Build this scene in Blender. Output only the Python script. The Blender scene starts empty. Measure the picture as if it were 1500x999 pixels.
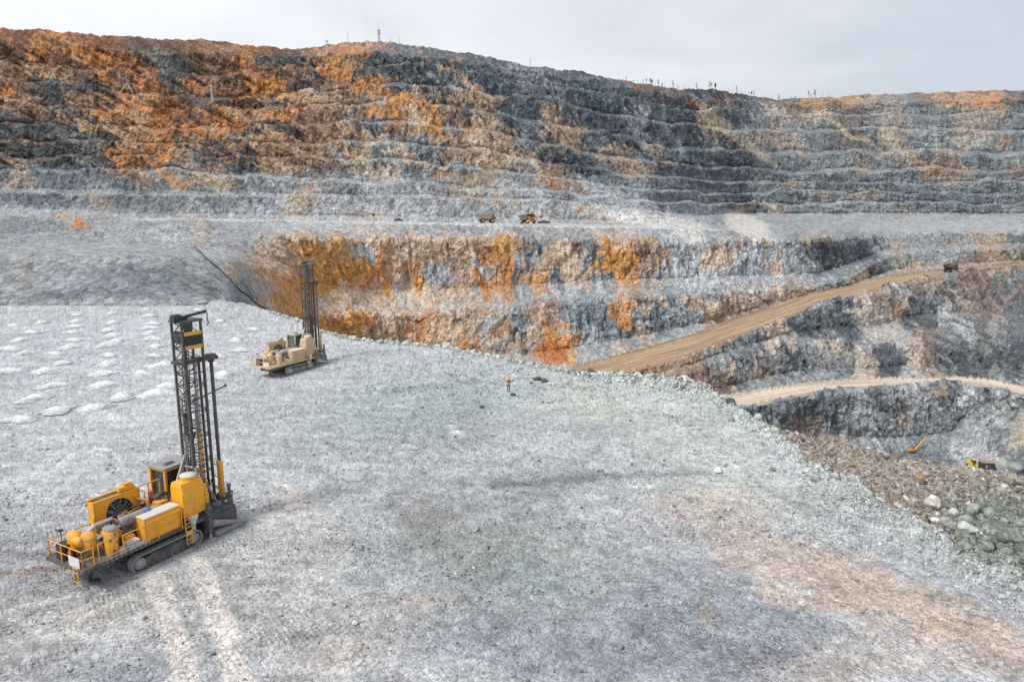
import bpy, math, random
import numpy as np
from mathutils import Vector, Matrix
random.seed(7)
rng = np.random.default_rng(11)
scene = bpy.context.scene
col = scene.collection

# ------------------------------------------------------------------ camera
PITCH = math.radians(10.45)
CAMH = 21.0
cam_d = bpy.data.cameras.new('camera'); cam = bpy.data.objects.new('camera', cam_d); col.objects.link(cam)
cam.location = (0, 0, CAMH); cam.rotation_euler = (math.pi/2 - PITCH, 0, 0)
cam_d.lens = 24; cam_d.sensor_width = 36; cam_d.clip_start = 0.5; cam_d.clip_end = 6000
scene.camera = cam

# ------------------------------------------------------------------ world: overcast sky
SUN_EL = math.radians(52); SUN_AZ = math.radians(-128)      # azimuth measured from +Y towards +X
world = bpy.data.worlds.new('World'); scene.world = world; world.use_nodes = True
nt = world.node_tree; nt.nodes.clear()
def wn(t, **k):
    n = nt.nodes.new(t)
    for a, b in k.items(): setattr(n, a, b)
    return n
out = wn('ShaderNodeOutputWorld'); bg = wn('ShaderNodeBackground')
sky = wn('ShaderNodeTexSky', sky_type='NISHITA', sun_disc=False)
sky.sun_elevation = SUN_EL; sky.sun_rotation = SUN_AZ; sky.altitude = 500; sky.air_density = 1.0; sky.dust_density = 3.0
tc = wn('ShaderNodeTexCoord')
mp = wn('ShaderNodeMapping'); mp.inputs['Scale'].default_value = (1.1, 1.1, 4.5)
nz = wn('ShaderNodeTexNoise'); nz.inputs['Scale'].default_value = 2.1; nz.inputs['Detail'].default_value = 7; nz.inputs['Roughness'].default_value = .55; nz.inputs['Distortion'].default_value = .4
sep = wn('ShaderNodeSeparateXYZ')
mr = wn('ShaderNodeMapRange'); mr.inputs[1].default_value = -.55; mr.inputs[2].default_value = .75; mr.inputs[3].default_value = .30; mr.inputs[4].default_value = -.42
add = wn('ShaderNodeMath', operation='ADD')
ramp = wn('ShaderNodeValToRGB')
e = ramp.color_ramp.elements
e[0].position = .18; e[0].color = (5.5, 5.95, 6.6, 1)
e[1].position = .80; e[1].color = (8.6, 8.7, 9.0, 1)
m_ = e.new(.5); m_.color = (7.2, 7.4, 7.9, 1)
mixs = wn('ShaderNodeMixRGB'); mixs.inputs[0].default_value = .93
L = nt.links.new
L(tc.outputs['Generated'], mp.inputs[0]); L(mp.outputs[0], nz.inputs['Vector'])
L(tc.outputs['Generated'], sep.inputs[0]); L(sep.outputs[0], mr.inputs[0])
L(nz.outputs[0], add.inputs[0]); L(mr.outputs[0], add.inputs[1]); L(add.outputs[0], ramp.inputs[0])
L(sky.outputs[0], mixs.inputs[1]); L(ramp.outputs[0], mixs.inputs[2])
L(mixs.outputs[0], bg.inputs[0]); bg.inputs[1].default_value = .092
L(bg.outputs[0], out.inputs[0])

sd = bpy.data.lights.new('sun', 'SUN'); sd.energy = 2.4; sd.angle = math.radians(14); sd.color = (1, .965, .92)
so = bpy.data.objects.new('sun', sd); col.objects.link(so)
sdir = Vector((math.sin(SUN_AZ)*math.cos(SUN_EL), math.cos(SUN_AZ)*math.cos(SUN_EL), math.sin(SUN_EL)))
so.rotation_euler = sdir.to_track_quat('Z', 'Y').to_euler()
vs = scene.view_settings
vs.view_transform = 'Standard'; vs.look = 'None'; vs.gamma = 1; vs.exposure = 0.36; vs.use_curve_mapping = False

# ------------------------------------------------------------------ helpers: pixels of the photo (1500 wide) to directions
F = 1000.0
def ray(px, py):
    uu = (px - 750)/F; vv = (499.5 - py)/F
    dy = math.cos(PITCH) + vv*math.sin(PITCH)
    return uu/dy, (-math.sin(PITCH) + vv*math.cos(PITCH))/dy      # X/Y , Z/Y
def P(px, py, D=None, z=None):
    s, t = ray(px, py)
    if D is None: D = (z - CAMH)/t
    return Vector((s*D, D, CAMH + t*D))
def project(x, y, z):
    zz = z - CAMH
    fw = y*math.cos(PITCH) - zz*math.sin(PITCH)
    up = y*math.sin(PITCH) + zz*math.cos(PITCH)
    return 750 + F*x/fw, 499.5 - F*up/fw
def lin(c):
    c = np.asarray(c, float)/255
    return np.where(c <= .04045, c/12.92, ((c+.055)/1.055)**2.4)

# ------------------------------------------------------------------ numpy noise
def _h(ix, iy, iz, seed):
    h = (ix.astype(np.uint32)*np.uint32(374761393)) ^ (iy.astype(np.uint32)*np.uint32(668265263)) ^ (iz.astype(np.uint32)*np.uint32(2147483647)) ^ np.uint32((seed*974711) & 0xffffffff)
    h = (h ^ (h >> np.uint32(13)))*np.uint32(1274126177)
    h = h ^ (h >> np.uint32(16)); h = h*np.uint32(2246822519); h = h ^ (h >> np.uint32(15))
    return h
def noise3(x, y, z, seed=0):
    x = np.asarray(x, np.float32); y = np.asarray(y, np.float32); z = np.asarray(z, np.float32)
    xi = np.floor(x).astype(np.int32); yi = np.floor(y).astype(np.int32); zi = np.floor(z).astype(np.int32)
    xf = x - xi; yf = y - yi; zf = z - zi
    u = xf*xf*xf*(xf*(xf*6-15)+10); v = yf*yf*yf*(yf*(yf*6-15)+10); w = zf*zf*zf*(zf*(zf*6-15)+10)
    res = 0
    for dx in (0, 1):
        wx = u if dx else 1-u
        for dy in (0, 1):
            wy = v if dy else 1-v
            for dz in (0, 1):
                wz = w if dz else 1-w
                h = _h(xi+dx, yi+dy, zi+dz, seed)
                gx = (h & np.uint32(1023)).astype(np.float32)/511.5-1
                gy = ((h >> np.uint32(10)) & np.uint32(1023)).astype(np.float32)/511.5-1
                gz = ((h >> np.uint32(20)) & np.uint32(1023)).astype(np.float32)/511.5-1
                res = res + wx*wy*wz*(gx*(xf-dx)+gy*(yf-dy)+gz*(zf-dz))
    return res*1.25
def fbm(x, y, z, oct=4, seed=0, gain=.5, ridged=False):
    a = 1.0; s = 0; f = 1.0; tot = 0
    for o in range(oct):
        n = noise3(x*f+o*17.3, y*f-o*9.1, z*f+o*5.7, seed+o)
        if ridged: n = 1 - 2.4*np.abs(n)
        s = s + a*n; tot += a; a *= gain; f *= 2.03
    return s/tot
def cells(x, y, z, seed=0):
    """nearest jittered cell: returns F1 distance, two random values per cell, offset"""
    x = np.asarray(x, np.float32); y = np.asarray(y, np.float32); z = np.asarray(z, np.float32)
    xi = np.floor(x).astype(np.int32); yi = np.floor(y).astype(np.int32); zi = np.floor(z).astype(np.int32)
    best = np.full(x.shape, 9, np.float32); rv = np.zeros(x.shape, np.float32)
    for dx in (-1, 0, 1):
        for dy in (-1, 0, 1):
            for dz in (-1, 0, 1):
                h = _h(xi+dx, yi+dy, zi+dz, seed)
                jx = (h & np.uint32(1023)).astype(np.float32)/1023
                jy = ((h >> np.uint32(10)) & np.uint32(1023)).astype(np.float32)/1023
                jz = ((h >> np.uint32(20)) & np.uint32(1023)).astype(np.float32)/1023
                ax = xi+dx+jx-x; ay = yi+dy+jy-y; az = zi+dz+jz-z
                d = ax*ax+ay*ay+az*az
                # tilted facet per cell
                val = (jx-.5)*ax*1.6+(jy-.5)*ay*1.6+(jz-.5)*az*1.6 + (jx*7 % 1)
                m = d < best
                best = np.where(m, d, best); rv = np.where(m, val, rv)
    return np.sqrt(best), rv

# ------------------------------------------------------------------ object helpers
def tag(o, label=None, cat=None, group=None, kind=None):
    if label: o['label'] = label
    if cat: o['category'] = cat
    if group: o['group'] = group
    if kind: o['kind'] = kind
    return o
def empty(name, loc=(0,0,0), rz=0, label=None, cat=None, group=None):
    o = bpy.data.objects.new(name, None); col.objects.link(o)
    o.empty_display_size = .5
    o.location = loc; o.rotation_euler = (0, 0, rz)
    return tag(o, label, cat, group)
def copy_tree(o, parent=None):
    c = o.copy(); col.objects.link(c); c.parent = parent
    for ch in list(o.children): copy_tree(ch, c)
    return c
def grid_mesh(name, V, mat, colors=None, attrs=None, smooth=True):
    """V: rows x cols x 3"""
    R, C = V.shape[:2]
    me = bpy.data.meshes.new(name)
    idx = np.arange(R*C, dtype=np.int32).reshape(R, C)
    q = np.stack([idx[:-1, :-1], idx[:-1, 1:], idx[1:, 1:], idx[1:, :-1]], -1).reshape(-1, 4)
    me.vertices.add(R*C); me.vertices.foreach_set('co', V.astype(np.float32).ravel())
    me.loops.add(q.size); me.loops.foreach_set('vertex_index', q.ravel())
    me.polygons.add(len(q)); me.polygons.foreach_set('loop_start', np.arange(0, q.size, 4, dtype=np.int32))
    me.update(calc_edges=True)
    if smooth: me.polygons.foreach_set('use_smooth', np.ones(len(q), bool))
    if colors is not None:
        a = me.color_attributes.new('Col', 'FLOAT_COLOR', 'POINT')
        a.data.foreach_set('color', np.concatenate([colors.reshape(-1, 3), np.ones((R*C, 1))], 1).astype(np.float32).ravel())
    for k, v in (attrs or {}).items():
        a = me.attributes.new(k, 'FLOAT', 'POINT'); a.data.foreach_set('value', v.astype(np.float32).ravel())
    me.materials.append(mat)
    o = bpy.data.objects.new(name, me); col.objects.link(o)
    return o

class MB:
    def __init__(s): s.v = []; s.f = []; s.sm = []; s.rg = []
    def add(s, vs, fs, smooth=False):
        b = len(s.v); s.v += [tuple(v) for v in vs]; s.rg.append((b, len(s.v)))
        for f in fs: s.f.append(tuple(i+b for i in f)); s.sm.append(smooth)
        return s
    def box(s, c, size, rot=None, taper=1.0, bev=0.0):
        x, y, z = [k/2 for k in size]
        M = rot or Matrix.Identity(3); c = Vector(c)
        if bev:
            b = min(bev, x*.8, y*.8); pts = []
            for zz, k in ((-z, 1), (z, taper)):
                ring = [(x-b, -y), (x, -y+b), (x, y-b), (x-b, y), (-x+b, y), (-x, y-b), (-x, -y+b), (-x+b, -y)]
                pts += [c + M@Vector((a*k, d*k, zz)) for a, d in ring]
            fs = [tuple(range(7, -1, -1)), tuple(range(8, 16))] + [(i, (i+1) % 8, 8+(i+1) % 8, 8+i) for i in range(8)]
            return s.add(pts, fs)
        pts = []
        for zz, k in ((-z, 1), (z, taper)):
            pts += [c + M@Vector(p) for p in ((-x*k, -y*k, zz), (x*k, -y*k, zz), (x*k, y*k, zz), (-x*k, y*k, zz))]
        return s.add(pts, [(3,2,1,0), (4,5,6,7), (0,1,5,4), (1,2,6,5), (2,3,7,6), (3,0,4,7)])
    def tube(s, a, b, r, r2=None, n=8, cap=True):
        a = Vector(a); b = Vector(b); r2 = r if r2 is None else r2
        d = (b-a).normalized(); u = d.orthogonal().normalized(); w = d.cross(u)
        pts = []
        for p, rr in ((a, r), (b, r2)):
            for i in range(n):
                t = 2*math.pi*(i+.5)/n; pts.append(p + (u*math.cos(t)+w*math.sin(t))*rr)
        fs = [(i, (i+1) % n, n+(i+1) % n, n+i) for i in range(n)]
        s.add(pts, fs, n > 6)
        if cap: s.add(pts, [tuple(range(n-1, -1, -1)), tuple(range(n, 2*n))])
        return s
    def path(s, pts, r, n=6):
        pts = [Vector(p) for p in pts]
        for a, b in zip(pts, pts[1:]): s.tube(a, b, r, n=n)
        return s
    def lathe(s, c, prof, n=20, axis='Z'):
        c = Vector(c); pts = []
        for r, h in prof:
            for i in range(n):
                t = 2*math.pi*i/n; x, y = r*math.cos(t), r*math.sin(t)
                pts.append(c + Vector({'Z': (x, y, h), 'X': (h, x, y), 'Y': (y, h, x)}[axis]))
        fs = []
        for k in range(len(prof)-1):
            fs += [(k*n+i, k*n+(i+1) % n, (k+1)*n+(i+1) % n, (k+1)*n+i) for i in range(n)]
        s.add(pts, fs, True)
        s.add(pts, [tuple(range(n-1, -1, -1)), tuple(range((len(prof)-1)*n, len(prof)*n))])
        return s
    def prism(s, poly, y0, y1):
        """poly of (x,z) extruded along y"""
        n = len(poly)
        pts = [(x, y0, z) for x, z in poly] + [(x, y1, z) for x, z in poly]
        return s.add(pts, [tuple(range(n)), tuple(range(2*n-1, n-1, -1))] + [(i, n+i, n+(i+1) % n, (i+1) % n) for i in range(n)])
    def clusters(s, eps=.03):
        """split into pieces whose bounding boxes touch"""
        b = [(np.min([s.v[i] for i in range(p, q)], 0)-eps, np.max([s.v[i] for i in range(p, q)], 0)+eps) for p, q in s.rg]
        par = list(range(len(b)))
        def fd(i):
            while par[i] != i: i = par[i]
            return i
        for i in range(len(b)):
            for j in range(i):
                if np.all(b[i][0] <= b[j][1]) and np.all(b[j][0] <= b[i][1]): par[fd(i)] = fd(j)
        outs = {}
        own = np.zeros(len(s.v), int)
        for i, (p, q) in enumerate(s.rg): own[p:q] = fd(i)
        for f, sm in zip(s.f, s.sm):
            r = int(own[f[0]]); m = outs.setdefault(r, (MB(), {}))
            idx = []
            for k in f:
                if k not in m[1]: m[1][k] = len(m[0].v); m[0].v.append(s.v[k])
                idx.append(m[1][k])
            m[0].f.append(tuple(idx)); m[0].sm.append(sm)
        return [m[0] for m in outs.values()]
    def build(s, name, mat, parent=None, label=None):
        me = bpy.data.meshes.new(name); me.from_pydata(s.v, [], s.f)
        me.polygons.foreach_set('use_smooth', np.array(s.sm, bool)); me.materials.append(mat); me.update()
        o = bpy.data.objects.new(name, me); col.objects.link(o); o.parent = parent
        if label: o['label'] = label
        return o

# ------------------------------------------------------------------ materials
def N(m, t, **k):
    n = m.node_tree.nodes.new(t)
    for a, b in k.items(): setattr(n, a, b)
    return n
def new_mat(name):
    m = bpy.data.materials.new(name); m.use_nodes = True
    return m, m.node_tree.nodes['Principled BSDF'], m.node_tree.links.new
def rngmap(m, src, lo, hi, a, b):
    n = N(m, 'ShaderNodeMapRange'); n.inputs[1].default_value = lo; n.inputs[2].default_value = hi
    n.inputs[3].default_value = a; n.inputs[4].default_value = b
    m.node_tree.links.new(src, n.inputs[0]); return n.outputs[0]
def math_(m, op, a, b=None):
    n = N(m, 'ShaderNodeMath', operation=op)
    for i, v in enumerate((a, b)):
        if v is None: continue
        if isinstance(v, (int, float)): n.inputs[i].default_value = v
        else: m.node_tree.links.new(v, n.inputs[i])
    return n.outputs[0]
def noise_(m, vec, scale, detail=6, rough=.6, dist=0.):
    n = N(m, 'ShaderNodeTexNoise'); n.inputs['Scale'].default_value = scale; n.inputs['Detail'].default_value = detail
    n.inputs['Roughness'].default_value = rough; n.inputs['Distortion'].default_value = dist
    m.node_tree.links.new(vec, n.inputs['Vector']); return n
def voro(m, vec, scale, feat='F1'):
    n = N(m, 'ShaderNodeTexVoronoi', feature=feat); n.inputs['Scale'].default_value = scale
    m.node_tree.links.new(vec, n.inputs['Vector']); return n
def scale_col(m, colsock, fac):
    n = N(m, 'ShaderNodeVectorMath', operation='SCALE'); m.node_tree.links.new(colsock, n.inputs[0])
    m.node_tree.links.new(fac, n.inputs['Scale']); return n.outputs[0]

def rock_material(name, s1, s2, s3, bump_d, stripe=None, contrast=1.0):
    """vertex colour = rock kind; s1,s2,s3 = cells per metre of the boulders, stones, grit"""
    m, b, Lk = new_mat(name)
    at = N(m, 'ShaderNodeVertexColor', layer_name='Col')
    co = N(m, 'ShaderNodeTexCoord').outputs['Object']
    nA = noise_(m, co, s1*.35, 8, .68, .3)
    # warp the cell lookups so that stones are not round
    wn_ = noise_(m, co, s2*1.1, 2, .5)
    vm = N(m, 'ShaderNodeVectorMath', operation='SCALE'); Lk(wn_.outputs['Color'], vm.inputs[0]); vm.inputs['Scale'].default_value = .55/s2
    va = N(m, 'ShaderNodeVectorMath', operation='ADD'); Lk(co, va.inputs[0]); Lk(vm.outputs[0], va.inputs[1]); cw = va.outputs[0]
    v1 = voro(m, cw, s1); v2 = voro(m, cw, s2); v3 = voro(m, cw, s3)
    def val(v):
        sp = N(m, 'ShaderNodeSeparateColor'); Lk(v.outputs['Color'], sp.inputs[0]); return sp.outputs[0]
    f = math_(m, 'MULTIPLY', rngmap(m, nA.outputs[0], .28, .72, 1-.32*contrast, 1+.32*contrast), rngmap(m, val(v1), 0, 1, 1-.16*contrast, 1+.16*contrast))
    f = math_(m, 'MULTIPLY', f, rngmap(m, val(v2), 0, 1, 1-.30*contrast, 1+.30*contrast))
    f = math_(m, 'MULTIPLY', f, rngmap(m, val(v3), 0, 1, 1-.30*contrast, 1+.30*contrast))
    c = scale_col(m, at.outputs['Color'], f)
    h = math_(m, 'ADD', math_(m, 'MULTIPLY', v1.outputs['Distance'], -.55/s1), math_(m, 'MULTIPLY', v2.outputs['Distance'], -.5/s2))
    h = math_(m, 'ADD', h, math_(m, 'MULTIPLY', val(v2), .35/s2))
    h = math_(m, 'ADD', h, math_(m, 'MULTIPLY', val(v3), .35/s3))
    h = math_(m, 'ADD', h, math_(m, 'MULTIPLY', nA.outputs[0], 1.2/s1))
    if stripe:
        rough_at = N(m, 'ShaderNodeAttribute', attribute_name='cleat')
        for ang, sc, seed in stripe:
            mpn = N(m, 'ShaderNodeMapping'); Lk(co, mpn.inputs[0]); mpn.inputs['Rotation'].default_value = (0, 0, math.radians(ang))
            wv = N(m, 'ShaderNodeTexWave', wave_type='BANDS', bands_direction='X', wave_profile='SIN'); Lk(mpn.outputs[0], wv.inputs[0])
            wv.inputs['Scale'].default_value = sc; wv.inputs['Distortion'].default_value = 1.6; wv.inputs['Detail'].default_value = 2; wv.inputs['Detail Scale'].default_value = 1.2
            mp2 = N(m, 'ShaderNodeMapping'); Lk(mpn.outputs[0], mp2.inputs[0]); mp2.inputs['Scale'].default_value = (.07, .85, 1); mp2.inputs['Location'].default_value = (seed, seed*2, 0)
            nn = noise_(m, mp2.outputs[0], 1.0, 2, .5)
            mk = rngmap(m, nn.outputs[0], .50, .56, 0, 1)
            nb = noise_(m, co, .35+seed*.05, 2, .5); mk = math_(m, 'MULTIPLY', mk, rngmap(m, nb.outputs[0], .44, .54, 0, 1))
            mk = math_(m, 'MULTIPLY', mk, rough_at.outputs['Fac'])
            groove = math_(m, 'MULTIPLY', rngmap(m, wv.outputs['Fac'], .0, .45, 1, 0), mk)
            h = math_(m, 'ADD', h, math_(m, 'MULTIPLY', groove, -.06))
            c = scale_col(m, c, rngmap(m, groove, 0, 1, 1, .80))
    Lk(c, b.inputs['Base Color'])
    bp = N(m, 'ShaderNodeBump'); bp.inputs['Strength'].default_value = 1.0; bp.inputs['Distance'].default_value = bump_d
    Lk(h, bp.inputs['Height']); Lk(bp.outputs[0], b.inputs['Normal'])
    b.inputs['Roughness'].default_value = .95; b.inputs['Specular IOR Level'].default_value = .15
    return m
MAT_FAR = rock_material('rock_face', .28, .75, 1.7, 1.0, contrast=.75)
MAT_NEAR = rock_material('crushed_rock', 1.3, 5.0, 12., .5, stripe=[(28, .85, 1.0), (-38, 1.25, 4.0), (75, .8, 7.0)], contrast=.62)
MAT_STONE = rock_material('stone', 1.5, 4.0, 11., .6, contrast=.7)

def paint(name, rgb, rough=.5, dirt=(.32, .30, .28), amt=.35, scale=3., metal=0., spec=.5):
    """paint with dust settled and chipped patches"""
    m, b, Lk = new_mat(name)
    co = N(m, 'ShaderNodeTexCoord').outputs['Object']
    n = noise_(m, co, scale, 8, .7, .3); n2 = noise_(m, co, scale*7, 4, .6)
    s_ = math_(m, 'ADD', math_(m, 'MULTIPLY', n.outputs[0], .7), math_(m, 'MULTIPLY', n2.outputs[0], .3))
    mk = rngmap(m, s_, .5-.25*amt, .72-.18*amt, 0, min(1, .35+amt))
    mx = N(m, 'ShaderNodeMixRGB'); mx.inputs[1].default_value = (*rgb, 1); mx.inputs[2].default_value = (*dirt, 1); Lk(mk, mx.inputs[0])
    Lk(mx.outputs[0], b.inputs['Base Color']); b.inputs['Metallic'].default_value = metal
    Lk(rngmap(m, mk, 0, 1, rough, .95), b.inputs['Roughness']); b.inputs['Specular IOR Level'].default_value = spec
    bp = N(m, 'ShaderNodeBump'); bp.inputs['Strength'].default_value = .3; bp.inputs['Distance'].default_value = .02
    Lk(n2.outputs[0], bp.inputs['Height']); Lk(bp.outputs[0], b.inputs['Normal'])
    return m
# ------------------------------------------------------------------ FAR TERRAIN: the pit walls, benches and rim
def line(pts):
    """pts: (px, py, D) or (px, py, None, z) or (px, None, D, z, ) -> arrays s, D, Z"""
    S = []; DD = []; ZZ = []
    for p in pts:
        px, py = p[0], p[1]; D = p[2]; z = p[3] if len(p) > 3 else None
        if py is None:
            s = ray(px, 560)[0]; S.append(s); DD.append(D); ZZ.append(z)
        else:
            v = P(px, py, D, z); S.append(v.x/v.y); DD.append(v.y); ZZ.append(v.z)
    return np.array(S), np.array(DD), np.array(ZZ)
COLS = 1760
Sg = np.linspace(ray(-140, 300)[0], ray(1640, 300)[0], COLS)
def smooth(a, k):
    ker = np.hanning(k+2)[1:-1]; ker /= ker.sum()
    return np.convolve(np.pad(a, (k//2, k//2), mode='edge'), ker, mode='valid')[:len(a)]
def ev(pts, k=21):
    s, D, Z = line(pts); o = np.argsort(s); s, D, Z = s[o], D[o], Z[o]
    return smooth(np.interp(Sg, s, D), k), smooth(np.interp(Sg, s, Z), k)
def toe(cr, w, dz=.4):
    return cr[0]+w, cr[1]+dz
HID = lambda D, z: [(-140, None, D, z), (300, None, D, z)]

E3p = [(340, 470, 165), (400, 520, 235), (440, 540, 278), (480, 541, 308), (540, 543, 340), (600, 545, 352), (700, 547, 350), (827, 545, None, -55), (900, 525, None, -51), (967, 507, None, -47), (1020, 491, None, -43),
       (1077, 468, None, -39.5), (1130, 451, None, -35), (1183, 432, None, -30), (1260, 419, None, -26), (1300, 407, None, -23), (1340, 401, None, -21.5), (1400, 396, None, -20), (1450, 391, None, -20.5), (1500, 386, None, -21), (1640, 380, None, -22)]
E4p = [(340, None, 158, -8), (400, None, 222, -35), (480, None, 290, -58), (700, None, 315, -58), (827, None, 300, -57), (900, 552, None, -52), (943, 540, None, -48.5), (1007, 527, None, -45), (1053, 507, None, -41), (1117, 482, None, -36),
       (1177, 457, None, -31), (1200, 445, None, -29), (1273, 432, None, -24.5), (1353, 408, None, -21.5), (1380, 404, None, -20.7), (1440, 397, None, -20.7), (1500, 390, None, -21), (1640, 384, None, -22)]
def sx(px, py=400): return ray(px, py)[0]
def sstep(x, a, b):
    t = np.clip((x-a)/(b-a), 0, 1); return t*t*(3-2*t)
LN = {}
LN['E9'] = ev(HID(135, -7) + [(340, None, 135, -20), (400, None, 140, -70), (480, None, 150, -86), (1400, None, 150, -86), (1640, None, 190, -85)])
LN['E8'] = ev(HID(139, -6.5) + [(340, None, 140, -18), (400, None, 185, -60), (480, None, 250, -80), (943, None, 262, -80), (1080, None, 266, -80), (1200, 655, 290), (1300, 668, 292), (1350, 668, 293), (1400, 655, 297), (1430, 640, 299), (1460, 608, 300), (1500, 600, 292), (1640, 640, 240)])
LN['E7'] = ev(HID(142, -6) + [(340, None, 144, -15), (400, None, 190, -50), (480, None, 258, -60), (943, None, 272, -58), (1080, 600, None, -58), (1133, 590, None, -58), (1200, 576, None, -58), (1287, 568, None, -58), (1347, 563, None, -58), (1400, 562, None, -58), (1450, 568, None, -58), (1500, 583, None, -58.5), (1640, 650, None, -62)])
LN['E6'] = ev(HID(145, -5) + [(340, None, 148, -13), (400, None, 200, -45), (480, None, 280, -60), (943, None, 287, -58), (1063, 583, None, -58), (1127, 572, None, -58), (1200, 562, None, -58), (1300, 557, None, -58), (1400, 555, None, -58), (1450, 559, None, -58), (1500, 571, None, -58.5), (1640, 630, None, -62)])
LN['M'] = ev(HID(148, -4) + [(340, None, 152, -11), (400, None, 208, -42), (480, None, 300, -60), (943, 560, 298), (1000, 545, 300), (1060, 528, 308), (1100, 512, 324), (1150, 502, 340), (1200, 505, 349), (1270, 508, 350), (1330, 500, 358), (1400, 506, 356), (1500, 516, 352), (1640, 540, 340)])
LN['Mt'] = (LN['M'][0] + np.interp(Sg, [ray(1000, 520)[0], ray(1150, 500)[0], ray(1380, 500)[0], ray(1500, 500)[0]], [1.5, 10, 16, 40]), LN['M'][1] + .5)
LN['E4'] = ev(HID(150, -3) + E4p, 11)
LN['E3'] = ev(HID(156, -1) + E3p, 11)
LN['E2'] = ev([(-140, 446, 160), (180, 446, 160), (300, 444, 161), (340, 452, 175), (370, 457, 205), (400, 464, 238), (425, 466, 268), (440, 465, 290), (480, 463, 328), (540, 460, 362), (600, 459, 376), (680, 458, 376), (780, 448, 374), (863, 438, 374), (900, 437, 376), (1000, 433, 384), (1100, 428, 412), (1183, 422, 441), (1240, 411, 462), (1300, 377, 532), (1500, 364, 622), (1640, 362, 640)])
LN['E1'] = ev([(-140, 372, 185), (0, 372, 185), (180, 374, 188), (250, 378, 198), (300, 380, 215), (340, 383, 235), (370, 388, 262), (400, 398, 283), (425, 415, 303), (440, 428, 318), (480, 441, 350), (540, 445, 380), (600, 447, 396), (680, 445, 396), (780, 437, 394), (860, 431, 392), (950, 428, 394), (1050, 424, 402), (1150, 419, 432), (1200, 416, 455), (1240, 406, 470), (1300, 374, 540), (1500, 361, 630), (1640, 359, 648)])
LN['E0'] = ev([(-140, 345, 330), (0, 346, 330), (200, 352, 330), (330, 351, 335), (440, 348, 362), (520, 349, 395), (600, 350, 417), (800, 352, 416), (900, 352, 418), (1000, 352, 424), (1100, 351, 448), (1190, 353, 480), (1230, 351, 540), (1290, 348, 600), (1400, 345, 640), (1500, 345, 655), (1640, 345, 670)])
LN['C0'] = ev([(-140, 312, 428), (0, 313, 428), (107, 315, 430), (187, 322, 430), (350, 323, 432), (500, 326, 434), (600, 327, 434), (750, 330, 434), (900, 333, 436), (1000, 335, 442), (1060, 338, 460), (1120, 345, 490), (1200, 339, 560), (1300, 338, 660), (1500, 338, 700), (1640, 338, 720)])
def iS(px, py, vals): return np.interp(Sg, [ray(a, py)[0] for a in px], vals)
XS = [0, 600, 800, 950, 1100, 1500]
LN['C0t'] = (LN['C0'][0] + iS([0, 900, 1000, 1100], 330, [46, 46, 30, 12]), LN['C0'][1] + .3)
def crest(ys, ds, k=31, extra=()):
    pts = [(x, y, d) for x, y, d in zip(XS, ys, ds)] + list(extra)
    return ev(pts, k)
UP = [('C1', [283, 290, 294, 310, 316, 317], [492, 494, 498, 530, 780, 930], [(300, 288, 493), (1020, 322, 590)], 15),
      ('C2', [253, 274, 283, 298, 301, 300], [520, 514, 520, 560, 815, 962], [(250, 252, 520), (450, 266, 518)], 15),
      ('C3', [232, 240, 262, 282, 285, 285], [548, 543, 553, 600, 842, 990], [(450, 232, 548)], 13),
      ('C4', [211, 213, 240, 262, 270, 270], [574, 570, 588, 642, 868, 1018], [(300, 215, 574)], 13),
      ('C5', [184, 182, 214, 241, 253, 253], [602, 600, 622, 690, 898, 1046], [(300, 192, 600)], 13),
      ('C6', [158, 150, 184, 214, 228, 228], [630, 632, 662, 742, 938, 1086], [(200, 168, 630), (400, 160, 630)], 14),
      ('C7', [118, 122, 151, 180, 193, 193], [664, 662, 705, 800, 996, 1136], [(90, 121, 664), (190, 140, 656), (350, 150, 652), (450, 140, 655)], 16),
      ('C8', [92, 97, 126, 152, 170, 168], [692, 690, 745, 858, 1052, 1184], [(53, 100, 690), (200, 110, 684), (330, 112, 684)], 14),
      ('C9', [64, 80, 111, 136, 155, 149], [722, 718, 782, 904, 1104, 1226], [(200, 76, 716), (400, 84, 716)], 12)]
for nm, ys, ds, ex, w in UP:
    LN[nm] = crest(ys, ds, extra=ex)
    sd0 = int(nm[1])*3; amp_ = 0 if nm == 'C1' else 1
    nA = noise3(Sg*11, Sg*0+sd0, Sg*0, 71)+.5*noise3(Sg*34, Sg*0+sd0, Sg*0, 72)
    nB = noise3(Sg*17, Sg*0+sd0+5, Sg*0, 73)
    LN[nm] = (LN[nm][0]+amp_*4*nB*LN[nm][0]/600, LN[nm][1]+amp_*7.5*nA*LN[nm][0]/650)
    wd = w*(1-.72*sstep(Sg, sx(600, 150), sx(700, 150))*(1-sstep(Sg, sx(1000, 150), sx(1090, 150)))*(int(nm[1]) > 4))
    wd = wd*(1-(.65 if int(nm[1]) > 4 else .35)*sstep(Sg, sx(1040, 200), sx(1120, 200))*(nm != 'C1'))
    LN[nm+'t'] = toe(LN[nm], wd*np.clip(1+1.3*noise3(Sg*20, Sg*0+sd0+9, Sg*0, 74), .25, 1.6))
LN['SK'] = ev([(-140, 38, 768), (0, 43, 768), (60, 47, 766), (200, 56, 765), (340, 65, 764), (430, 73, 764), (475, 69, 770), (510, 64, 775), (540, 63, 775), (620, 68, 785), (700, 83, 800), (760, 96, 815), (850, 107, 860), (930, 122, 930), (975, 131, 975), (1050, 133, 1060),
              (1100, 141, 1160), (1140, 146, 1190), (1200, 145, 1215), (1280, 140, 1240), (1360, 137, 1260), (1440, 135, 1275), (1500, 134, 1290), (1640, 131, 1300)], 15)
LN['R1'] = (LN['SK'][0]+60, LN['SK'][1]+2.0)
LN['R2'] = (LN['SK'][0]+420, LN['SK'][1]-12.0)
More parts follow.
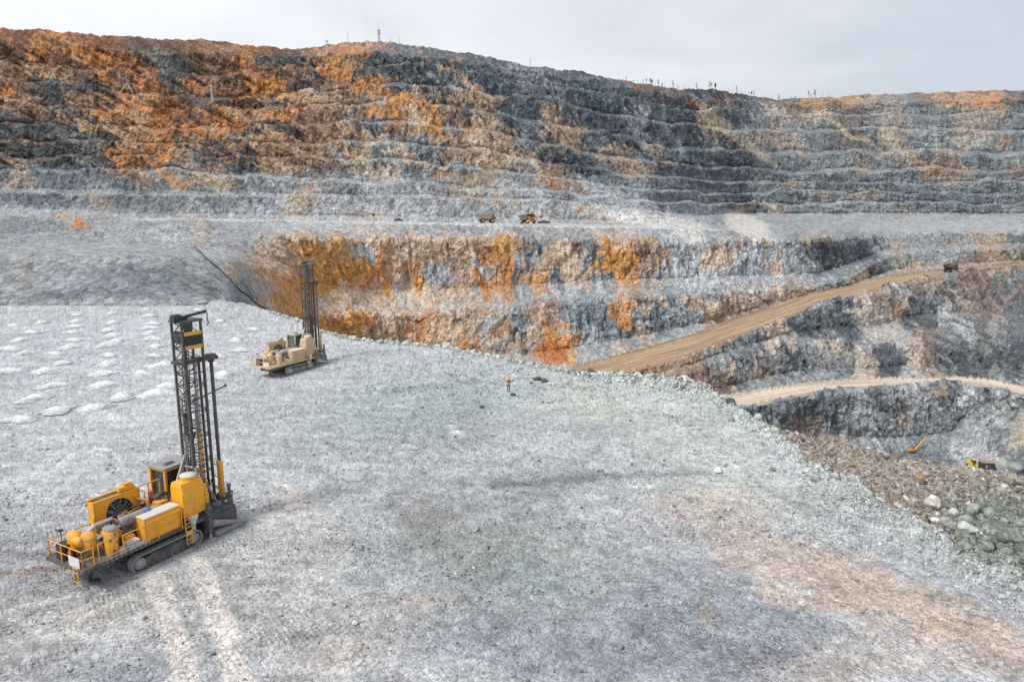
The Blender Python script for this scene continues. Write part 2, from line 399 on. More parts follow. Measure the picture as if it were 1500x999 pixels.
ORDER = [('E9', 0), ('E8', 60, .25), ('E7', 90, 1.), ('E6', 10, .02), ('M', 80, 1.), ('Mt', 6, .3), ('E4', 80, .9), ('E3', 40, .02), ('E2', 110, 1.), ('E1', 22, .3), ('E0', 96, 1.), ('C0', 24, .55), ('C0t', 8, .1)]
for nm, *_ in UP:
    ORDER += [(nm, 38, 1.), (nm+'t', 6, .35)]
ORDER += [('SK', 26, .6), ('R1', 6, .3), ('R2', 10, .3)]
rowsD = [LN['E9'][0]]; rowsZ = [LN['E9'][1]]; amp = [np.full(COLS, .2)]; seg = [0]; TT = [.5]
for k in range(1, len(ORDER)):
    a = LN[ORDER[k-1][0]]; b = LN[ORDER[k][0]]; n = ORDER[k][1]; am = ORDER[k][2]
    for i in range(1, n+1):
        t = i/n; td = tz = t
        if am >= .9 and n >= 30:      # broken rock banked against the foot of each face, rounded lip at its crest
            td = np.interp(t, [0, .26, .9, 1], [0, .50, .86, 1]); tz = np.interp(t, [0, .26, .9, 1], [0, .21, .955, 1])
        rowsD.append(a[0]*(1-td)+b[0]*td); rowsZ.append(a[1]*(1-tz)+b[1]*tz); TT.append(t if am >= .9 and n >= 30 else .5)
        amp.append(np.full(COLS, am)); seg.append(k)
FD = np.array(rowsD); FZ = np.array(rowsZ); AM = np.array(amp); SEG = np.array(seg)
nmE = {ORDER[i][0]: i for i in range(len(ORDER))}
# softer, talus-like ground: dump ramp on the left (seg E2,E1,E0), pale band on the right (C1)
S2 = np.broadcast_to(Sg, FD.shape)
for nm, a, b in (('E2', 400, 470), ('E1', 380, 450), ('E0', 330, 430)):
    m = SEG == nmE[nm]; AM[m] *= (.22+.78*sstep(S2[m], sx(a), sx(b)))
m = SEG == nmE['C1']; AM[m] *= 1-.85*sstep(S2[m], sx(1040), sx(1120))
m = SEG == nmE['E0']; AM[m] = np.where(S2[m] < sx(330), .3, AM[m])
m = SEG == nmE['C0']; AM[m] = np.where(S2[m] < sx(330), .8, np.where((S2[m] > sx(420)), .22, .6))
AM = np.stack([smooth(r, 41) for r in AM]) if False else AM
ker = np.array([.06, .24, .4, .24, .06]); AMp = np.pad(AM, ((2, 2), (0, 0)), mode='edge')
AM = sum(ker[i]*AMp[i:i+len(AM)] for i in range(5))
# keep the road strips flat
for nm in ('E3', 'E6'):
    m = SEG == nmE[nm]; AM[m] = .02
X = S2*FD; Y = FD; Z = FZ
# base normals
dXr = np.gradient(X, axis=0); dYr = np.gradient(Y, axis=0); dZr = np.gradient(Z, axis=0)
dXc = np.gradient(X, axis=1); dYc = np.gradient(Y, axis=1); dZc = np.gradient(Z, axis=1)
nx = dYc*dZr-dZc*dYr; ny = dZc*dXr-dXc*dZr; nz_ = dXc*dYr-dYc*dXr
ln = np.sqrt(nx*nx+ny*ny+nz_*nz_)+1e-9
nx /= ln; ny /= ln; nz_ /= ln
flip = np.where(nz_ < 0, -1., 1.); nx *= flip; ny *= flip; nz_ *= flip
big = (1 + np.clip((Y-450)/900, 0, 1)*.5)
px, py = project(X, Y, Z)
TTa = np.array(TT)[:, None]+0*px
AM = AM*np.where(TTa == .5, 1, np.interp(TTa, [0, .22, .36, 1], [.30, .36, 1, 1]))
scree = np.clip(sstep(py, 246, 262)*(1-sstep(py, 343, 352))*(1-sstep(px, 1040, 1120)) + sstep(px, 1040, 1120)*sstep(py, 312, 318)*(1-sstep(py, 336, 344)) + (1-sstep(px, 330, 420))*sstep(py, 345, 352), 0, 1)
AM = AM*(1-.5*scree)
# bedding and joints of the rock, in metres: layers that dip to the right, steeper on the dark face, upright on the lower walls
wA = (1-sstep(px, 380, 620))*(1-sstep(py, 240, 262))
wC = sstep(py, 335, 352)
wD = sstep(px, 1080, 1200)*(1-sstep(py, 330, 345))*.8
wB = np.clip(1-wA-wC-wD, 0, 1)
wsum = wA+wB+wC+wD; wA, wB, wC, wD = wA/wsum, wB/wsum, wC/wsum, wD/wsum
def bedding(ang, length, thick, seed, o=4, g=.6):
    c, s = math.cos(math.radians(ang)), math.sin(math.radians(ang))
    al = X*c-Z*s; ac = X*s+Z*c + 3*q0
    return fbm(al/length, ac/thick, Y/length, o, seed, g)
q0 = fbm(X/40, Y/40, Z/40, 2, 40)
BEDS = [(wA, 27), (wB, 52), (wC, 80), (wD, 6)]
st = sum(w*bedding(a, 55, 5.0, 41+i) for i, (w, a) in enumerate(BEDS))
stf = sum(w*bedding(a, 14, 1.5, 45+i, 3, .65) for i, (w, a) in enumerate(BEDS))
bedc = np.tanh(st*5); bedf = np.tanh(stf*4)
q1 = fbm(X/34, Y/34, Z/60, 3, 1)
q2 = fbm(X/13, Y/13, Z/40, 4, 5, .55, ridged=True)
q3 = fbm(X/4.5, Y/4.5, Z/10, 4, 9, .6, ridged=True)
f1, c1 = cells(X/4.5+q1, Y/6, Z/11+q2*.3, 21)
f2, c2 = cells(X/2.0+q3*.3, Y/2.6, Z/4, 22)
disp = AM*(q1*7.0*big + (q2-.25)*3.0*big + (q3-.2)*1.2 + (c1-.5)*1.3 + (c2-.5)*.7 + bedc*.9 + bedf*.35)
disp = disp + (1-np.clip(AM, 0, 1))*(fbm(X/9, Y/9, Z/9, 5, 31, .62)*1.0)*np.where(AM > .05, 1, .0)
X = X + nx*disp; Y = Y + ny*disp; Z = Z + nz_*disp
FX, FY, FZd = X, Y, Z
BENCH_EXTRA = None

# ------------------------------------------------------------------ geology: which rock crops out where
PAL = {'D': (82, 90, 97), 'd': (103, 112, 118), 'G': (138, 143, 147), 'L': (178, 181, 185), 'W': (222, 219, 213),
       'O': (232, 172, 100), 'o': (188, 140, 98), 'R': (130, 98, 82), 'B': (98, 84, 78), 'T': (166, 146, 127), 't': (204, 184, 164),
       'P': (132, 113, 105), 'E': (118, 130, 122), 'e': (170, 178, 170), 'K': (170, 140, 105)}
G_ = [
 'RRRoRRRRRRRR'+'RRRRRRRDPPPD'+'PDDDDDDDDDDD'+'PPPPDDDDDPPR'+'RRRRRRRRRRRR',
 'BRoBoRRBDBBB'+'RPoRRBPoooRD'+'PddDDDDDDDDD'+'PPPPDDDDDPPR'+'RRRRRRRRRRRR',
 'BBoBBoooBdDB'+'BPoDdDPoTDDD'+'DDPDdDddDdDD'+'PPPPDDDDDPPR'+'RRRRRRRRRRRR',
 'PPTTPBoBodDB'+'PBoPBPdooDDd'+'DdTDddGGdDDd'+'PPRPDDDDDPPR'+'RRRRRRRRRRRR',
 'oBDDDDPPoddo'+'PBoOoDGPTooD'+'TDdTDDddGddd'+'dPRPDDDDDPPP'+'RRRRRRRRRRRR',
 'BTDDTPDoToBB'+'dRBTDTtTTGTO'+'oDTTTDdDddDd'+'DdDDRdRddPBo'+'BoTPGdPoTooD',
 'DPDTDPotooPP'+'BoTToTPPGPoo'+'tOPDTDdDTdDD'+'dGdDDTddGtPT'+'tBBGTGdETTTd',
 'DDDDDTBTtoPo'+'ToDTDPPPTDdT'+'tOGoTDddTTDD'+'DGDdDTTGdTGd'+'EPBGTGGdTTGd',
 'DPDDddDTToPT'+'DTdTTPPTDTGG'+'GTTTtTGDTTdd'+'DDGDDGDTTTtd'+'dBBdTdedteod',
 'DDDDDdDoBoTG'+'DPDTPPTGtGdt'+'GDTTtTtPDDdT'+'TGTdDdDDDddd'+'EGPDTTDodddG',
 'dTddddPoGoGT'+'TDDTPTdPDttG'+'dtTGTTGtPDDd'+'TTddDdDdDDdd'+'GETGdDoRoDdR',
 'TTdddGdGTdoT'+'TTdGGGTGGLGL'+'dGTTTLGToTLd'+'dGdGDDDDGdTd'+'DDDDdGDTGGEG',
 'dDDDGTdDdGdG'+'dGdGLTTLGGGL'+'GLLTLTLLGGLL'+'LGddddDDdDdG'+'TGTdDDdddDdD',
 'LLGGLGGddGGL'+'dGLLLtLLLLLL'+'LLGGGTLLLLtL'+'LLLddGDPdTGG'+'GLGGTGdddddG',
 'DDGdOTGLdGGT'+'PGGGLLLLtttG'+'GGGdLLGtTGTT'+'tLLLLGdWWGdG'+'GGGLLLLLLLLL',
 'GGGGGGLGGLLT'+'GGGTTOTOTTtP'+'tTTTTOPddPdt'+'tTGLWdGPTGdT'+'TdddGGGdTTTd',
 'GGGGLGGGGGGL'+'LGPTTOOoTLot'+'tTTToOPGTtdo'+'OBTGGTtLLLGD'+'DdDGTGGGGTTE',
 'dTGGGdEdGTdG'+'GTToToOoOOoT'+'oGPTLoGTTtdO'+'OPTLLttGLtGG'+'DDDGETTGPPTT',
 'TTGGGGGGdddT'+'GTGTooOOOoot'+'OGPToodoDtTd'+'oPGGLLLGGLGG'+'GETDTTTGPPEd',
 'GTdGGGGGDddG'+'GLGTOoOOttOW'+'tTTTGodoGGGG'+'TBTdGGTTttTT'+'GGTTLdTDPPdP',
 'GGGGGGGGGGGG'+'GGGToOttTTtT'+'tTGToGGPBddd'+'otdGTtTttTTG'+'GDtToDdTTPPd',
 'GGGGGGGGGGGG'+'GGGTTOOoOoTT'+'oottGTdTPddd'+'oGDdGTTTTTdd'+'DDttPDDLdPTd',
 'GGGGGGGGGGGG'+'GGGGGGOoOTTT'+'oTtTGodtoGGd'+'dTDGGTTGdtDD'+'dDGLLTPdLDGd',
 'GGGGGGGGGGGG'+'GGGGGGOOOoTT'+'oTTotGTGToGG'+'TtTTTTEdGtGG'+'tdtDLtPdDEdD',
 'GGGGGGGGGGGG'+'GGGGGGOOOoTT'+'TTTTTTGTTOGG'+'TTTTTGGdPdDG'+'GGtDdtPDDDDD',
 'GGGGGGGGGGGG'+'GGGGGGTTTTTT'+'TTTTTTTTTOTG'+'TTTPPPTGTGdG'+'GdtDDLTEDDED',
 'GGGGGGGGGGGG'+'GGGGGGTTTTTT'+'TTTTTTTTTTTT'+'TTTTPPPdGdGG'+'dGddGdGdGdGG',
 'GGGGGGGGGGGG'+'GGGGGGTTTTTT'+'TTTTTTTTTTTT'+'TTTTTTTddddD'+'DdGDdGGdLGGG',
 'GGGGGGGGGGGG'+'GGGGGGTTTTTT'+'TTTTTTTTTTTT'+'TTTTTTTdddDD'+'DGGdTGdddGLE',
 'GGGGGGGGGGGG'+'GGGGGGTTTTTT'+'TTTTTTTTTTTT'+'TTTTTTTTddPP'+'GdGGGdGdGLdG',
 'GGGGGGGGGGGG'+'GGGGGGTTTTTT'+'TTTTTTTTTTTT'+'TTTTTTTTddPP'+'PPGdGdddLLdT',
 'GGGGGGGGGGGG'+'GGGGGGTTTTTT'+'TTTTTTTTTTTT'+'TTTTTTTTddPP'+'PPPGddddLLdD',
 'GGGGGGGGGGGG'+'GGGGGGTTTTTT'+'TTTTTTTTTTTT'+'TTTTTTTTddPP'+'TTTGdddGGLdD']
assert all(len(r) == 60 for r in G_), [len(r) for r in G_]
KFAR = 1.22
GEO = np.array([[lin(PAL[c])*KFAR for c in r] for r in G_])
w1 = fbm(px/38, py/30, px*0, 4, 51, .6); w2 = fbm(px/38, py/30, px*0+9, 4, 52, .6)
# warp lookups so that contacts between rocks are ragged
dirx = wA*.89+wB*.55+wC*.15+wD*1.; diry = wA*.45+wB*.83+wC*1.
def geo(U, Vv):
    U = np.clip(U/25-.5, 0, 58.999); Vv = np.clip(Vv/20-2.5, 0, len(G_)-1.001)
    ui = U.astype(int); vi = Vv.astype(int); uf = sstep(U-ui, .38, .62)[..., None]; vf = sstep(Vv-vi, .38, .62)[..., None]
    return (GEO[vi, ui]*(1-uf)+GEO[vi, ui+1]*uf)*(1-vf)+(GEO[vi+1, ui]*(1-uf)+GEO[vi+1, ui+1]*uf)*vf
w3 = fbm(px/14, py/11, px*0, 4, 53, .7); w4 = fbm(px/14, py/11, px*0+9, 4, 54, .7)
C = geo(px + w1*44 + w3*22 + (st*44+bedc*13)*dirx, py + w2*24 + w4*13 + (st*24+bedc*7)*diry)
C_b = geo(px + w3*90 - st*dirx*60, py + w4*50 - st*diry*30)
mot = sstep(fbm(px/7+st*2, py/5, px*0, 4, 55, .7), .02, .10)[..., None]
C = C*(1-.55*mot)+C_b*.55*mot
# bands of paler and darker layers, quartz veins, rust seepage
lum = C.mean(-1, keepdims=True)
band = (.62*bedc+.38*np.clip(st*2, -1, 1))[..., None]
ns = (1-.6*scree)[..., None]
C = C*(1+((.32+.20*wA-.08*wC)[..., None]*band + (.26-.1*wC)[..., None]*bedf[..., None])*ns)
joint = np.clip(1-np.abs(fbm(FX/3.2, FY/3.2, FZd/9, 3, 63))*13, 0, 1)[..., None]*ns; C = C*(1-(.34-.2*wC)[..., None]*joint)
vein = np.clip(1-np.abs(fbm((FX*.45-FZd*.9)/60, (FX*.9+FZd*.45)/22, FY/60, 4, 61))*26, 0, 1)*sstep(fbm(px/60, py/60, px*0, 2, 62), .0, .25)
C = C*(1-.45*vein[..., None]) + .45*vein[..., None]*lin((196, 194, 188))*KFAR*np.clip(.45+lum*1.6, 0, 1)
cr = fbm(px/9, py/7, px*0, 3, 66, .6)
C = C*(1+(.22*np.tanh(cr*3))[..., None]*ns)
dkk = sstep(px, 560, 700)*(1-sstep(px, 1120, 1260))*(1-sstep(py, 250, 290))
cr2 = fbm(px/2.6, py/2.2, px*0, 2, 67, .6)
C = C*np.exp(.30*np.clip(cr2*1.3, -1.2, 1.5))[..., None]
C = C*(1-.14*dkk)[..., None]
lh = ((1-sstep(px, 450, 620))*(1-sstep(py, 235, 255)))[..., None]; C = C*(1-lh*np.array([.03, .15, .27]))
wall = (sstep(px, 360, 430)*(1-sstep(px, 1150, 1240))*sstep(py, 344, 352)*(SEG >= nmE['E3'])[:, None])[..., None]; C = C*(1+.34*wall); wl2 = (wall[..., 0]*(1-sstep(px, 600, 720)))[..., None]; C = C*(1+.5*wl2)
mw = (scree*.14)[..., None]; C = C*(1-mw)
pit = (sstep(py, 400, 430)*sstep(px, 1000, 1100))[..., None]; lm_ = C.mean(-1, keepdims=True); C = C*(1-.4*pit)+.4*pit*lm_
C = C*(1+.30*(((SEG == nmE['E8']) | (SEG == nmE['E7']))[:, None]*1.))[..., None]
rr_ = (sstep(px, 1060, 1160)*sstep(py, 140, 165)*(1-sstep(py, 320, 345)))[..., None]; C = C*(1-.42*rr_)+lin((124, 131, 132))*KFAR*.42*rr_*(1+.5*np.clip(cr, -1, 1))[..., None]
# blocks of the rock itself differ
C = C*(1+.22*(np.clip(c2, 0, 1)-.5))[..., None]*(1+.2*(np.clip(c1, 0, 1)-.5))[..., None]
# broken rock and dust lie on the ledges
up = np.clip((nz_-.75)/.2, 0, 1)
dust = lin((176, 178, 180))*KFAR
dl = (up*.42*(1-.7*dkk)*(1-.55*sstep(px, 1080, 1160)*(1-sstep(py, 300, 315)))*(SEG[:, None] > nmE['E3']))[..., None]
left_orange = ((1-sstep(px, 380, 620))*(1-sstep(py, 235, 255)))[..., None]
dustc = dust*(1-left_orange)+lin((140, 118, 104))*KFAR*left_orange
C = C*(1-dl)+dustc*dl*(.85+.3*np.clip(cr, -1, 1))[..., None]
dk = (sstep(px, 560, 700)*(1-sstep(px, 1120, 1260))*(1-sstep(py, 250, 290)))[..., None]
lip = np.clip(sstep(TTa, .90, .97)*(TTa != .5)*(.16+w1*2.0), 0, .5)[..., None]*(1-.75*sstep(px, 1080, 1160))[..., None]*(1-.6*sstep(px, 560, 720)*(1-sstep(py, 255, 290)))[..., None]*(SEG[:, None] > nmE['C0t'])[..., None]
foot = np.clip((1-sstep(TTa+w3*.25, .05, .3))*(.3+w2*1.6), 0, .55)[..., None]
dustl = np.clip(C*1.6+.02, 0, 1)*.6+dustc*.4
C = C*(1-lip)+dustl*lip*.9
foot = foot*(.25+.75*(1-dk))*(1-.5*sstep(px, 1080, 1200))[..., None]
C = C*(1-foot*.6)+(dustc*.6+C*.4)*foot*.6
sc_ = (scree*.27*(1-sstep(TTa, .3, .6)*(TTa != .5)*.6))[..., None]; C = C*(1-sc_)+lin((163, 166, 169))*KFAR*sc_*(1+.25*np.tanh(cr*3))[..., None]
# pale haul ledge, white dumps
def blob(x0, y0, rx, ry, rot, color, a, hard=.3):
    global C
    c, s = math.cos(math.radians(rot)), math.sin(math.radians(rot))
    dx = px-x0+w1*rx*.5; dy = py-y0+w2*ry*.5
    d = np.sqrt(((dx*c+dy*s)/rx)**2+((-dx*s+dy*c)/ry)**2)
    w = (a*(1-sstep(d, 1-hard, 1+hard)))[..., None]
    C = C*(1-w)+lin(color)*KFAR*w
mC0 = (SEG == nmE['C0t']) | ((SEG == nmE['C0']) & (np.arange(len(SEG)) > 0) & (np.roll(SEG, -3) == nmE['C0t']))
wl = (mC0[:, None]*sstep(px, 170, 220)*(1-sstep(px, 1030, 1080))*.85)[..., None]
C = C*(1-wl)+lin((232, 232, 232))*.9*wl
for b_ in [(1096, 333, 36, 14, 28, (244, 240, 232), 1.), (950, 322, 80, 10, 8, (232, 230, 228), .9), (1010, 343, 30, 11, 30, (240, 238, 232), .9), (95, 405, 130, 22, 4, (128, 134, 138), .6), (250, 412, 75, 20, 8, (104, 112, 118), .75), (30, 432, 120, 9, 0, (112, 119, 124), .6), (180, 432, 160, 7, 0, (118, 125, 129), .6), (340, 425, 40, 14, 38, (132, 136, 139), .6), (40, 335, 90, 10, 0, (118, 126, 130), .6), (60, 297, 80, 8, 0, (108, 116, 122), .6), (230, 300, 70, 8, 3, (116, 124, 129), .5), (340, 300, 50, 8, 0, (120, 127, 132), .5), (905, 388, 9, 26, -18, (236, 179, 120), .9), (893, 372, 5, 22, -14, (214, 147, 78), .8),
           (745, 392, 5, 34, -4, (205, 145, 88), .85), (706, 415, 6, 26, -28, (196, 133, 83), .8), (115, 329, 7, 10, 0, (214, 147, 88), .9), (808, 518, 26, 16, 0, (176, 110, 55), .85), (1268, 545, 26, 26, 30, (84, 92, 100), .0),
           (1305, 530, 20, 26, -25, (74, 84, 93), .65), (1290, 480, 30, 24, 40, (190, 184, 176), .7), (1248, 482, 18, 22, -8, (74, 84, 93), .65), (1145, 493, 22, 13, 15, (196, 186, 174), .7), (1268, 535, 18, 20, 0, (196, 184, 170), .7),
           (1372, 575, 12, 4, 25, (190, 140, 100), .6), (1240, 372, 45, 12, 12, (74, 78, 86), .7), (1420, 626, 40, 14, -40, (160, 166, 170), .7), (1500, 632, 14, 26, 0, (180, 164, 145), .7), (515, 212, 14, 22, 55, (0, 0, 0), 0),
           (540, 216, 34, 5, -35, (208, 186, 160), .6), (600, 228, 36, 6, 38, (206, 184, 160), .6), (1090, 210, 60, 7, 38, (176, 164, 148), .6), (1040, 170, 40, 5, 48, (172, 160, 146), .6), (1312, 215, 40, 6, 55, (182, 168, 150), .6), (1245, 195, 50, 3.5, 30, (205, 185, 158), .6),
           (985, 200, 50, 5, 62, (140, 148, 152), .6), (930, 190, 44, 5, 62, (132, 140, 145), .5), (930, 488, 0.1, .1, 0, (0, 0, 0), 0)]:
    if b_[6] > 0: blob(*b_)
C = np.maximum(C, .012); mxc = C.max(-1, keepdims=True); C = C*(np.minimum(mxc, .36+.34*(1-np.exp(-np.maximum(mxc-.36, 0)/.34)))/mxc)
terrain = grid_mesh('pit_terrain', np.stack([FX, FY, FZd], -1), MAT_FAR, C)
tag(terrain, kind='structure')

def far_point(px_, py_, Dmin=120):
    s, t = ray(px_, py_)
    j = int(np.clip(round((s-Sg[0])/(Sg[1]-Sg[0])), 0, COLS-1))
    for i in range(len(FD)):
        if FY[i, j] < Dmin: continue
        if (FZd[i, j]-CAMH)/FY[i, j] >= t:
            return Vector((FX[i, j], FY[i, j], FZd[i, j]))
    return Vector((FX[-1, j], FY[-1, j], FZd[-1, j]))
def far_height(x, y):
    """height of the far terrain near world (x, y): nearest row in that column (base profile)"""
    s = x/y; j = int(np.clip(round((s-Sg[0])/(Sg[1]-Sg[0])), 0, COLS-1))
    i = int(np.argmin(np.abs(FD[:, j]-y))); return float(FZd[i, j])
def ledge_point(px_, nm, t, lift=0.):
    """point on the ledge that follows crest nm, a fraction t of the way back"""
    a = LN[nm]; b = LN[nm+'t']; s = ray(px_, 325)[0]
    D = np.interp(s, Sg, a[0])*(1-t)+np.interp(s, Sg, b[0])*t
    s2 = s
    i0 = np.where(SEG == nmE[nm+'t'])[0][0]; i = i0+int(t*(np.sum(SEG == nmE[nm+'t'])-1)); j = int(np.clip(round((s2-Sg[0])/(Sg[1]-Sg[0])), 0, COLS-1))
    return Vector((FX[i, j], FY[i, j], FZd[i, j]+lift))

# ------------------------------------------------------------------ haul roads: packed dirt strips laid on their ledges
def road_material(name, base, pale, dark):
    m, b, Lk = new_mat(name)
    at = N(m, 'ShaderNodeAttribute', attribute_name='across'); al = N(m, 'ShaderNodeAttribute', attribute_name='along')
    cb = N(m, 'ShaderNodeCombineXYZ'); Lk(math_(m, 'MULTIPLY', at.outputs['Fac'], 9.), cb.inputs[0]); Lk(math_(m, 'MULTIPLY', al.outputs['Fac'], .012), cb.inputs[1])
    n = noise_(m, cb.outputs[0], 1.6, 6, .65, .2)
    co = N(m, 'ShaderNodeTexCoord').outputs['Object']; n2 = noise_(m, co, .5, 8, .7)
    rp = N(m, 'ShaderNodeValToRGB'); e = rp.color_ramp.elements
    e[0].position = .36; e[0].color = (*dark, 1); e[1].position = .68; e[1].color = (*pale, 1); k = e.new(.5); k.color = (*base, 1)
    Lk(n.outputs[0], rp.inputs[0])
    edge = math_(m, 'ABSOLUTE', math_(m, 'SUBTRACT', at.outputs['Fac'], .5))
    f = math_(m, 'MULTIPLY', rngmap(m, n2.outputs[0], .3, .7, .74, 1.2), rngmap(m, edge, .40, .5, 1, .74))
    Lk(scale_col(m, rp.outputs[0], f), b.inputs['Base Color']); b.inputs['Roughness'].default_value = .95
    bp = N(m, 'ShaderNodeBump'); bp.inputs['Strength'].default_value = .6; bp.inputs['Distance'].default_value = .3
    Lk(n.outputs[0], bp.inputs['Height']); Lk(bp.outputs[0], b.inputs['Normal'])
    return m
MAT_R1 = road_material('brown_dirt_road', tuple(lin((162, 136, 110))*.92), tuple(lin((190, 163, 134))*.92), tuple(lin((126, 104, 84))*.92))
MAT_R2 = road_material('pale_dirt_road', tuple(lin((200, 184, 166))*.92), tuple(lin((218, 206, 192))*.92), tuple(lin((168, 150, 134))*.92))
def road(name, lo, hi, pa, pb, mat, ext=0.):
    j0 = np.searchsorted(Sg, ray(pa, 500)[0]); j1 = np.searchsorted(Sg, ray(pb, 500)[0])
    n = 30; a, b = LN[lo], LN[hi]; V = []; ac = []; al = []
    s = Sg[j0:j1]
    for i in range(n+1):
        t = i/n
        D = (a[0]*(1-t)+b[0]*t)[j0:j1]; z = (a[1]*(1-t)+b[1]*t)[j0:j1] + .22 + .25*np.clip(1-abs(t-.5)*2.4, 0, 1)
        # safety windrow along both sides
        berm = 1.5*math.exp(-((t-.965)/.03)**2) + 1.0*math.exp(-((t-.03)/.028)**2)
        z = z + berm*(1+1.0*noise3(s*160, np.zeros_like(s)+t, s*0, 77)+.8*noise3(s*420, np.zeros_like(s)+t*3, s*0, 78))
        if t in (0, 1): z = z - .9
        V.append(np.stack([s*D, D, z], -1)); ac.append(np.full(len(s), t)); al.append(np.cumsum(np.hypot(np.gradient(s*D), np.gradient(D))))
    o = grid_mesh(name, np.array(V), mat, attrs={'across': np.array(ac), 'along': np.array(al)})
    return tag(o, kind='structure')
road('haul_road', 'E4', 'E3', 500, 1640, MAT_R1)
road('haul_road', 'E7', 'E6', 900, 1640, MAT_R2)
# ------------------------------------------------------------------ NEAR TERRAIN: the drilled bench, its broken edge and the dumped berm
EDGE = [(-900, 444), (0, 444), (320, 441), (360, 446), (400, 459), (440, 472), (470, 487), (520, 498), (600, 507), (650, 512), (700, 520), (760, 532), (830, 546), (900, 550), (960, 556), (1010, 562), (1050, 580), (1080, 602), (1120, 626),
        (1132, 632), (1160, 660), (1192, 684), (1248, 704), (1280, 732), (1331, 756), (1383, 792), (1423, 816), (1499, 836), (1600, 880), (1700, 950), (2300, 1400)]
es = np.array([ray(a, b)[0] for a, b in EDGE]); eD = np.array([P(a, b, z=0).y for a, b in EDGE])
SIL = [(-900, 444, 0), (1000, 561, 0), (1120, 624, -.1), (1136, 629, -.4), (1180, 640, -1.2), (1224, 650, -2), (1311, 670, -2.5), (1400, 684, -3), (1499, 696, -3.4), (1700, 715, -4), (2300, 780, -5)]
ss = np.array([ray(a, b)[0] for a, b, c in SIL]); sD = np.array([P(a, b, z=c).y for a, b, c in SIL]); sZ = np.array([c for a, b, c in SIL], float)
C2 = 1750
Ng = np.linspace(-1.32, 1.36, C2)
def edgeD(s):
    return np.interp(s, es, eD) + 1.1*noise3(s*45, s*0+3, s*0, 81) + .5*noise3(s*160, s*0+8, s*0, 82)
def silD(s):
    e_ = edgeD(s); v = np.interp(s, ss, sD); w = sstep(s, ray(1120, 620)[0], ray(1145, 635)[0])
    return np.maximum(e_+1.2, (e_+1.2)*(1-w)+v*w)
RIGS = [(-22.97, 40.17), (-30.3, 91.2)]; RH = math.radians(62)
def near_height(x, y):
    x = np.asarray(x, float); y = np.asarray(y, float); s = x/np.maximum(y, 1)
    De = edgeD(s); Ds = silD(s); zs = np.interp(s, ss, sZ)
    base = fbm(x/22, y/22, x*0, 3, 91)*.32 + fbm(x/5, y/5, x*0+4, 3, 92)*.11 + fbm(x/1.5, y/1.5, x*0+4, 3, 93, .6)*.06 + np.clip(fbm(x/3.5, y/9, x*0+7, 3, 94, .6, ridged=True), 0, 1)*.06
    for (qx, qy) in RIGS:      # packed flat where a rig stands
        u = (x-qx)*math.cos(RH)+(y-qy)*math.sin(RH); v = -(x-qx)*math.sin(RH)+(y-qy)*math.cos(RH)
        fl = (1-sstep(np.abs(u-.6), 4.5, 6.5))*(1-sstep(np.abs(v), 2.4, 4.))
        base = base*(1-.93*fl)
    e_ = y-De
    wr = sstep(s, ray(880, 550)[0], ray(980, 556)[0])
    wind = np.exp(-((e_+1.6)/1.3)**2)*(.25+.45*wr)*(1+1.2*noise3(x/2.2, y/2.2, x*0, 95))
    t = np.clip(e_/np.maximum(Ds-De, .1), 0, 1)
    dip = -1.1*np.sin(np.clip(t, 0, 1)*math.pi)*sstep(Ds-De, 3, 12)
    berm = t*zs + dip
    rough = sstep(e_, -2, 2)*(fbm(x/3, y/3, x*0+2, 4, 96, .65)*1.1)
    left = 1-sstep(s, ray(300, 440)[0], ray(345, 442)[0])
    pl = np.clip(y-Ds, 0, None)
    plunge = pl*(.82*(1-left)+.06*left)
    z = base + wind + berm + rough - plunge
    # shallow spoil mounds between the far rig and the edge
    z = z + .9*np.exp(-(((x+18)/9)**2+((y-97)/7)**2))*(1+.6*noise3(x/3, y/3, x*0, 97))
    return z
Dn = []; n1, n2, n3 = 560, 90, 60
De = edgeD(Ng); Ds = silD(Ng)
t0 = CAMH/11.0
for i in range(n1):
    k = i/(n1-1); tt = t0*(1-k)+(CAMH/De)*k
    Dn.append(CAMH/tt)
for i in range(1, n2+1): Dn.append(De+(Ds-De)*i/n2)
for i in range(1, n3+1): Dn.append(Ds+118*(i/n3)**1.4)
NDs = np.array(Dn); NX = Ng[None, :]*NDs; NY = NDs
NZ = near_height(NX, NY)
npx, npy = project(NX, NY, np.zeros_like(NX))
KN = .91
base = np.ones(NX.shape+(3,))*lin((185, 187, 189))
a1 = fbm(NX/9, NY/9, NX*0, 5, 101, .6); a2 = fbm(NX/9+50, NY/9, NX*0, 4, 102, .6)
a3 = fbm(NX/2.2, NY/2.2, NX*0, 4, 103, .65); a4 = fbm(NX/2.2+50, NY/2.2, NX*0, 4, 104, .65)
def nb(x0, y0, rx, ry, rot, color, a, hard=.85):
    global base
    c, s = math.cos(math.radians(rot)), math.sin(math.radians(rot))
    dx = npx-x0+a1*rx*1.5+a3*rx*.7; dy = npy-y0+a2*ry*1.5+a4*ry*.8
    d = np.sqrt(((dx*c+dy*s)/rx)**2+((-dx*s+dy*c)/ry)**2)
    w = (a*(.46 if color[0] > color[2]+18 else .85)*(1-sstep(d, 1-hard, 1+hard)))[..., None]
    base = base*(1-w)+lin(color)*w
